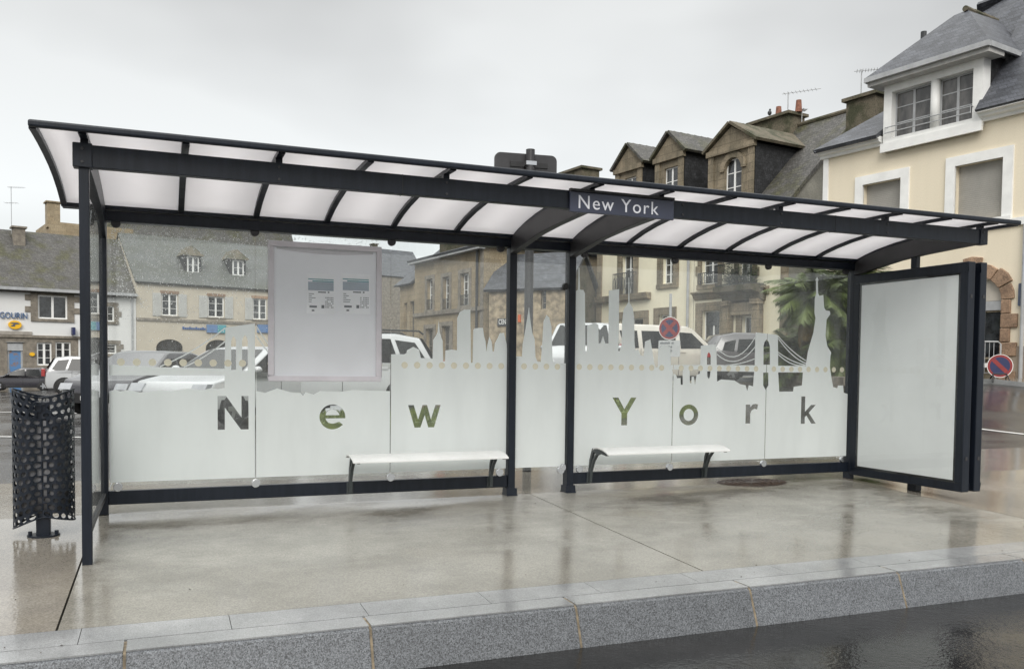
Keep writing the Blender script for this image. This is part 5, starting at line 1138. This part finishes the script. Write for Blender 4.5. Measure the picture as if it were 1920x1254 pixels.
# ------------------------------------------------------------------ cars
TYRE = mat('tyre', (.02, .02, .02), .75, .2); RIM = mat('alloy_rim', (.45, .46, .48), .3, .05, metal=.8)
CGLASS = mat('car_glass', (.010, .012, .013), .05, .2, spec=.35); LAMP = mat('lamp_glass', (.32, .33, .35), .1, .1, spec=.8); TAIL = mat('tail_lamp', (.35, .02, .02), .15, .1, spec=1)
def paint(n, c): return mat(n, c, .18, .03, 2, coat=1, spec=.6)
def car(name, label, loc, heading, W, prof, belt, wins, wheels, m, front_glass, rear_glass, rw=.33, lights=None, tails=None, rails=False, grp='cars parked on the square', sinkw=.0, skirt=None, logo=False, seams=()):
    t = thing(name, label, 'car', loc, heading, grp); hw0 = W/2; zmax = max(z for x, z in prof); xm = (max(x for x, z in prof)+min(x for x, z in prof))/2; hl = (max(x for x, z in prof)-min(x for x, z in prof))/2
    def hw(z): return hw0-(.30*(z-belt) if z > belt else .10*max(0, .45-z))
    sl = (-1, -.93, -.6, 0, .6, .93, 1); n = len(prof); vs = []
    for f_ in sl:
        for (x, z) in prof:
            tx = (x-xm)/hl; vs.append((xm+hl*tx*(1-.075*abs(f_)**3*abs(tx)**2), f_*hw(z), z-(.035*abs(f_)**4 if z > belt*.98 else 0)))
    fs = [(j*n+i, j*n+(i+1) % n, (j+1)*n+(i+1) % n, (j+1)*n+i) for j in range(len(sl)-1) for i in range(n)]
    tr = tessellate_polygon([[Vector((x, z, 0)) for x, z in prof]]); fs += [tuple(q) for q in tr]+[tuple(i+(len(sl)-1)*n for i in q)[::-1] for q in tr]
    mb = MB().add(vs, fs); mb.build('body', m, t, smooth=False, bevel=.045, seg=3)
    for o in t.children:
        for pl_ in o.data.polygons: pl_.use_smooth = True
    def sx(x): tx = (x-xm)/hl; return xm+hl*tx*(1-.075*abs(tx)**2)
    for wpoly in wins:
        for s_ in (-1, 1):
            v = [(sx(x), s_*(hw(z)+.004), z-.03) for x, z in wpoly]+[(sx(x), s_*(hw(z)-.03), z-.03) for x, z in wpoly]; k = len(wpoly)
            tr = tessellate_polygon([[Vector((x, z, 0)) for x, z in wpoly]])
            MB().add(v, [tuple(q) for q in tr]+[(i, (i+1) % k, (i+1) % k+k, i+k) for i in range(k)]).build('side_window', CGLASS, t)
    for nm, g2_ in (('windscreen', front_glass), ('rear_window', rear_glass)):
        if not g2_: continue
        (x0, z0), (x1, z1) = g2_; d = Vector((x1-x0, z1-z0)); nn = Vector((d.y, -d.x)).normalized()*.012
        if (nm == 'windscreen') != (nn.x > 0): nn = -nn
        r = []
        for (x, z, k) in ((x0, z0, .88), (x1, z1, .84)):
            for f_ in (-1, -.5, 0, .5, 1): r.append((x+nn.x*1.3-(.03*abs(f_)**2)*(1 if nm == 'windscreen' else -1), f_*hw(z)*k, z+nn.y*1.3-.004))
        MB().add(r, [(i, i+1, i+6, i+5) for i in range(4)]).build(nm, CGLASS, t, fix=False)
    for wx in wheels:
        for s_ in (-1, 1):
            y1_ = s_*(hw(rw)-.0); a = [(wx+(rw+.065)*cos(q*pi/12), rw+(rw+.065)*sin(q*pi/12)) for q in range(24)]
            a = [(x, max(z, .14)) for x, z in a]
            MB().prism(a, 'y', y1_-s_*.05, y1_+s_*.012).build('wheel_arch', BLACK, t)
            wv = MB(); pf = [(rw*.60, .0), (rw*.96, .0), (rw, .03), (rw, .17), (rw*.96, .20), (rw*.6, .20)]; vs2 = []; K2_ = 24
            for rr, yy in pf: vs2 += [(rr*cos(2*pi*q/K2_), s_*(-yy), rr*sin(2*pi*q/K2_)) for q in range(K2_)]
            wh = wv.add(vs2, [(j*K2_+q, j*K2_+(q+1) % K2_, (j+1)*K2_+(q+1) % K2_, (j+1)*K2_+q) for j in range(len(pf)-1) for q in range(K2_)]).build('wheel', TYRE, t, smooth=True, loc=(wx, y1_+s_*.03, rw))
            rm = MB().prism([(rw*.2*cos(q*pi/6), rw*.2*sin(q*pi/6)) for q in range(12)], 'y', -s_*.01, -s_*.05)
            for q in range(5):
                a0_ = 2*pi*q/5; c_, s2 = cos(a0_), sin(a0_)
                rm.prism([(c_*rw*.15-s2*.05, s2*rw*.15+c_*.05), (c_*rw*.62-s2*.035, s2*rw*.62+c_*.035), (c_*rw*.62+s2*.035, s2*rw*.62-c_*.035), (c_*rw*.15+s2*.05, s2*rw*.15-c_*.05)], 'y', -s_*.015, -s_*.04)
            rm.add([(q2*cos(2*pi*q/24), -s_*yy, q2*sin(2*pi*q/24)) for q2, yy in ((rw*.6, .005), (rw*.66, .005), (rw*.66, .03), (rw*.6, .03)) for q in range(24)], [(j*24+q, j*24+(q+1) % 24, (j+1)*24+(q+1) % 24, (j+1)*24+q) for j in range(3) for q in range(24)])
            rm.build('rim', RIM, wh, fix=False)
    xf, xr = max(x for x, z in prof), min(x for x, z in prof)
    for s_ in (-1, 1):
        if lights:
            x, z, lw, lh = lights; MB().prism([(x, z-lh/2), (x-lw, z-lh*.1), (x-lw*1.1, z+lh/2), (x-lw*.2, z+lh*.4)], 'y', s_*hw0*.62, s_*(hw0*.98)).build('headlight', LAMP, t, bevel=.01)
        if tails:
            x, z, lw, lh = tails; MB().box(x-.015, x+lw, s_*hw0*.72, s_*(hw(z)+.005), z-lh/2, z+lh/2).build('tail_light', TAIL, t, bevel=.015)
        wx = front_glass[0][0]-.25 if front_glass else 0
        MB().ball((wx, s_*(hw0+.09), belt+.05), .085, 8, 6, .75).build('mirror', m, t, smooth=True)
        q = MB().prism([(xf-.25, .2), (xr+.25, .2), (xr+.25, .31), (xf-.25, .31)], 'y', s_*(hw(.3)+.006), s_*(hw(.3)-.03)).build('sill_trim', BLACK, t)
        for xx in seams: MB().box(xx-.006, xx+.006, s_*(hw(.7)-.03), s_*(hw(.7)+.003), .34, belt-.03).build('door_seam', BLACK, t)
        for xx in seams: MB().box(xx+.06, xx+.24, s_*(hw(.8)-.02), s_*(hw(.8)+.02), belt-.14, belt-.105).build('door_handle', m, t)
        if rails: MB().tube([(front_glass[1][0]-.1, s_*hw(zmax)*.92, zmax), (front_glass[1][0]-.2, s_*hw(zmax)*.92, zmax+.06), (xr+.5, s_*hw(zmax)*.92, zmax+.05), (xr+.4, s_*hw(zmax)*.92, zmax-.02)], .022, 6).build('roof_rail', BLACK, t)
    MB().box(xf-.04, xf+.012, -hw0*.5, hw0*.5, .30, .52).build('grille', BLACK, t)
    MB().box(xf+.0, xf+.018, -.26, .26, .36, .46).build('number_plate', WHITE, t); MB().box(xr-.012, xr+.03, -.26, .26, .55, .66).build('number_plate', WHITE, t)
    if logo: MB().tube([(xf+.02, .09*cos(q*pi/8), .66+.06*sin(q*pi/8)) for q in range(17)], .012, 5).build('badge', STEEL, t)
    return t
SUVP = [(2.1, .30), (2.18, .45), (2.17, .72), (2.05, .93), (1.15, 1.08), (1.0, 1.10), (.38, 1.60), (.1, 1.67), (-1.2, 1.70), (-1.75, 1.62), (-2.05, 1.12), (-2.15, .95), (-2.17, .5), (-2.1, .3)]
SUVW = [[(.82, 1.14), (.35, 1.56), (-.12, 1.60), (-.12, 1.12)], [(-.20, 1.12), (-.20, 1.60), (-1.05, 1.60), (-1.2, 1.10)], [(-1.3, 1.12), (-1.15, 1.58), (-1.62, 1.53), (-1.88, 1.16), (-1.7, 1.10)]]
HATP = [(1.92, .28), (2.0, .42), (1.98, .62), (1.85, .78), (1.05, .95), (.95, .97), (.15, 1.38), (-.1, 1.44), (-1.1, 1.45), (-1.6, 1.36), (-1.9, .98), (-2.0, .8), (-2.0, .45), (-1.94, .28)]
HATW = [[(.78, .99), (.15, 1.33), (-.2, 1.37), (-.2, .97)], [(-.28, .97), (-.28, 1.37), (-1.0, 1.36), (-1.1, .95)], [(-1.2, .97), (-1.1, 1.34), (-1.5, 1.26), (-1.62, 1.0)]]
VANP = [(2.35, .3), (2.45, .5), (2.42, .95), (2.25, 1.10), (1.75, 1.25), (1.68, 1.28), (1.05, 1.85), (.8, 1.92), (-2.2, 1.95), (-2.38, 1.85), (-2.42, 1.1), (-2.45, .5), (-2.4, .3)]
VANW = [[(1.5, 1.22), (1.0, 1.70), (.55, 1.72), (.55, 1.2)], [(.40, 1.2), (.40, 1.74), (-.75, 1.74), (-.75, 1.2)], [(-.9, 1.2), (-.9, 1.74), (-1.35, 1.74), (-1.35, 1.2)], [(-1.45, 1.2), (-1.45, 1.74), (-2.2, 1.74), (-2.2, 1.2)]]
def ground(u, Z): p = CAM+ray(u, 690)*Z; return (p.x, p.y, tz(p.x, p.y)+.02)
WP = paint('white_car_paint', (.46, .47, .48)); DP = paint('dark_grey_car_paint', (.028, .026, .034)); GP = paint('grey_car_paint', (.10, .095, .10)); CP = paint('cream_car_paint', (.56, .53, .47))
SK = dict(belt=1.08, W=1.82, prof=SUVP, wins=SUVW, wheels=(1.32, -1.30), front_glass=((1.0, 1.10), (.38, 1.60)), rear_glass=((-2.05, 1.14), (-1.77, 1.60)), rw=.36, lights=(2.16, .80, .42, .16), tails=(-2.16, .98, .12, .32), seams=(.0, -1.0))
HK = dict(belt=.95, W=1.74, prof=HATP, wins=HATW, wheels=(1.22, -1.22), front_glass=((.95, .97), (.15, 1.37)), rear_glass=((-1.88, 1.0), (-1.62, 1.34)), rw=.31, lights=(1.99, .68, .5, .16), tails=(-2.0, .86, .1, .22), seams=(-.1, -1.0))
VK = dict(belt=1.18, W=1.9, prof=VANP, wins=VANW, wheels=(1.55, -1.5), front_glass=((1.68, 1.28), (1.05, 1.84)), rear_glass=None, rw=.33, lights=(2.42, .86, .35, .22), tails=(-2.43, 1.2, .05, .5), seams=(.47, -.82))
def cd_(spec, **k): d = dict(spec); d.update(k); return d
car('parked_car', 'dark hatchback parked in front of the post office door', ground(42, 54), pi-YAW+.42, m=DP, **cd_(HK))
car('parked_car', 'white four by four parked behind the dark hatchback near the post office', ground(190, 38), -.10, m=WP, **cd_(SK))
car('parked_car', 'dark grey car with round badge seen behind the etched bridge deck', ground(268, 21.5), -pi/2-.55, m=DP, **cd_(HK, logo=True, prof=[(x, z*1.06) for x, z in HATP]))
car('parked_car', 'small silver car behind the cars below the bank signs', ground(350, 27), pi+.15, m=paint('silver_car_paint', (.36, .37, .38)), **cd_(HK))
car('parked_car', 'white hatchback angled towards the shelter beneath the etched left tower', ground(452, 16.8), pi+.80, m=WP, **cd_(HK))
car('parked_car', 'white estate with black roof rails beside the timetable case', ground(625, 18.3), pi+.02, m=WP, **cd_(SK, rails=True))
car('parked_van', 'bright white van behind the etched skyscrapers right of the middle posts', ground(1100, 24.5), pi+.98, m=WP, **cd_(VK, prof=[(x*.86, z) for x, z in VANP], wins=[[(x*.86, z) for x, z in VANW[0]]], wheels=(1.3, -1.25), front_glass=((1.445, 1.28), (.9, 1.84)), lights=(2.08, .86, .3, .2), tails=(-2.09, 1.2, .05, .5)))
car('parked_van', 'cream minivan with dark side windows behind the no stopping sign', ground(1222, 28), -.10, m=CP, **cd_(VK))
car('parked_car', 'dark grey car with pale rear lamp beside the etched suspension bridge', ground(1425, 28), -.30, m=GP, **cd_(HK, prof=[(x, z*1.08) for x, z in HATP]))
# ------------------------------------------------------------------ render settings
SC.render.engine = 'CYCLES'
cy = SC.cycles; cy.max_bounces = 10; cy.transparent_max_bounces = 16; cy.diffuse_bounces = 3; cy.glossy_bounces = 4
cy.caustics_reflective = False; cy.caustics_refractive = False; cy.sample_clamp_indirect = 6
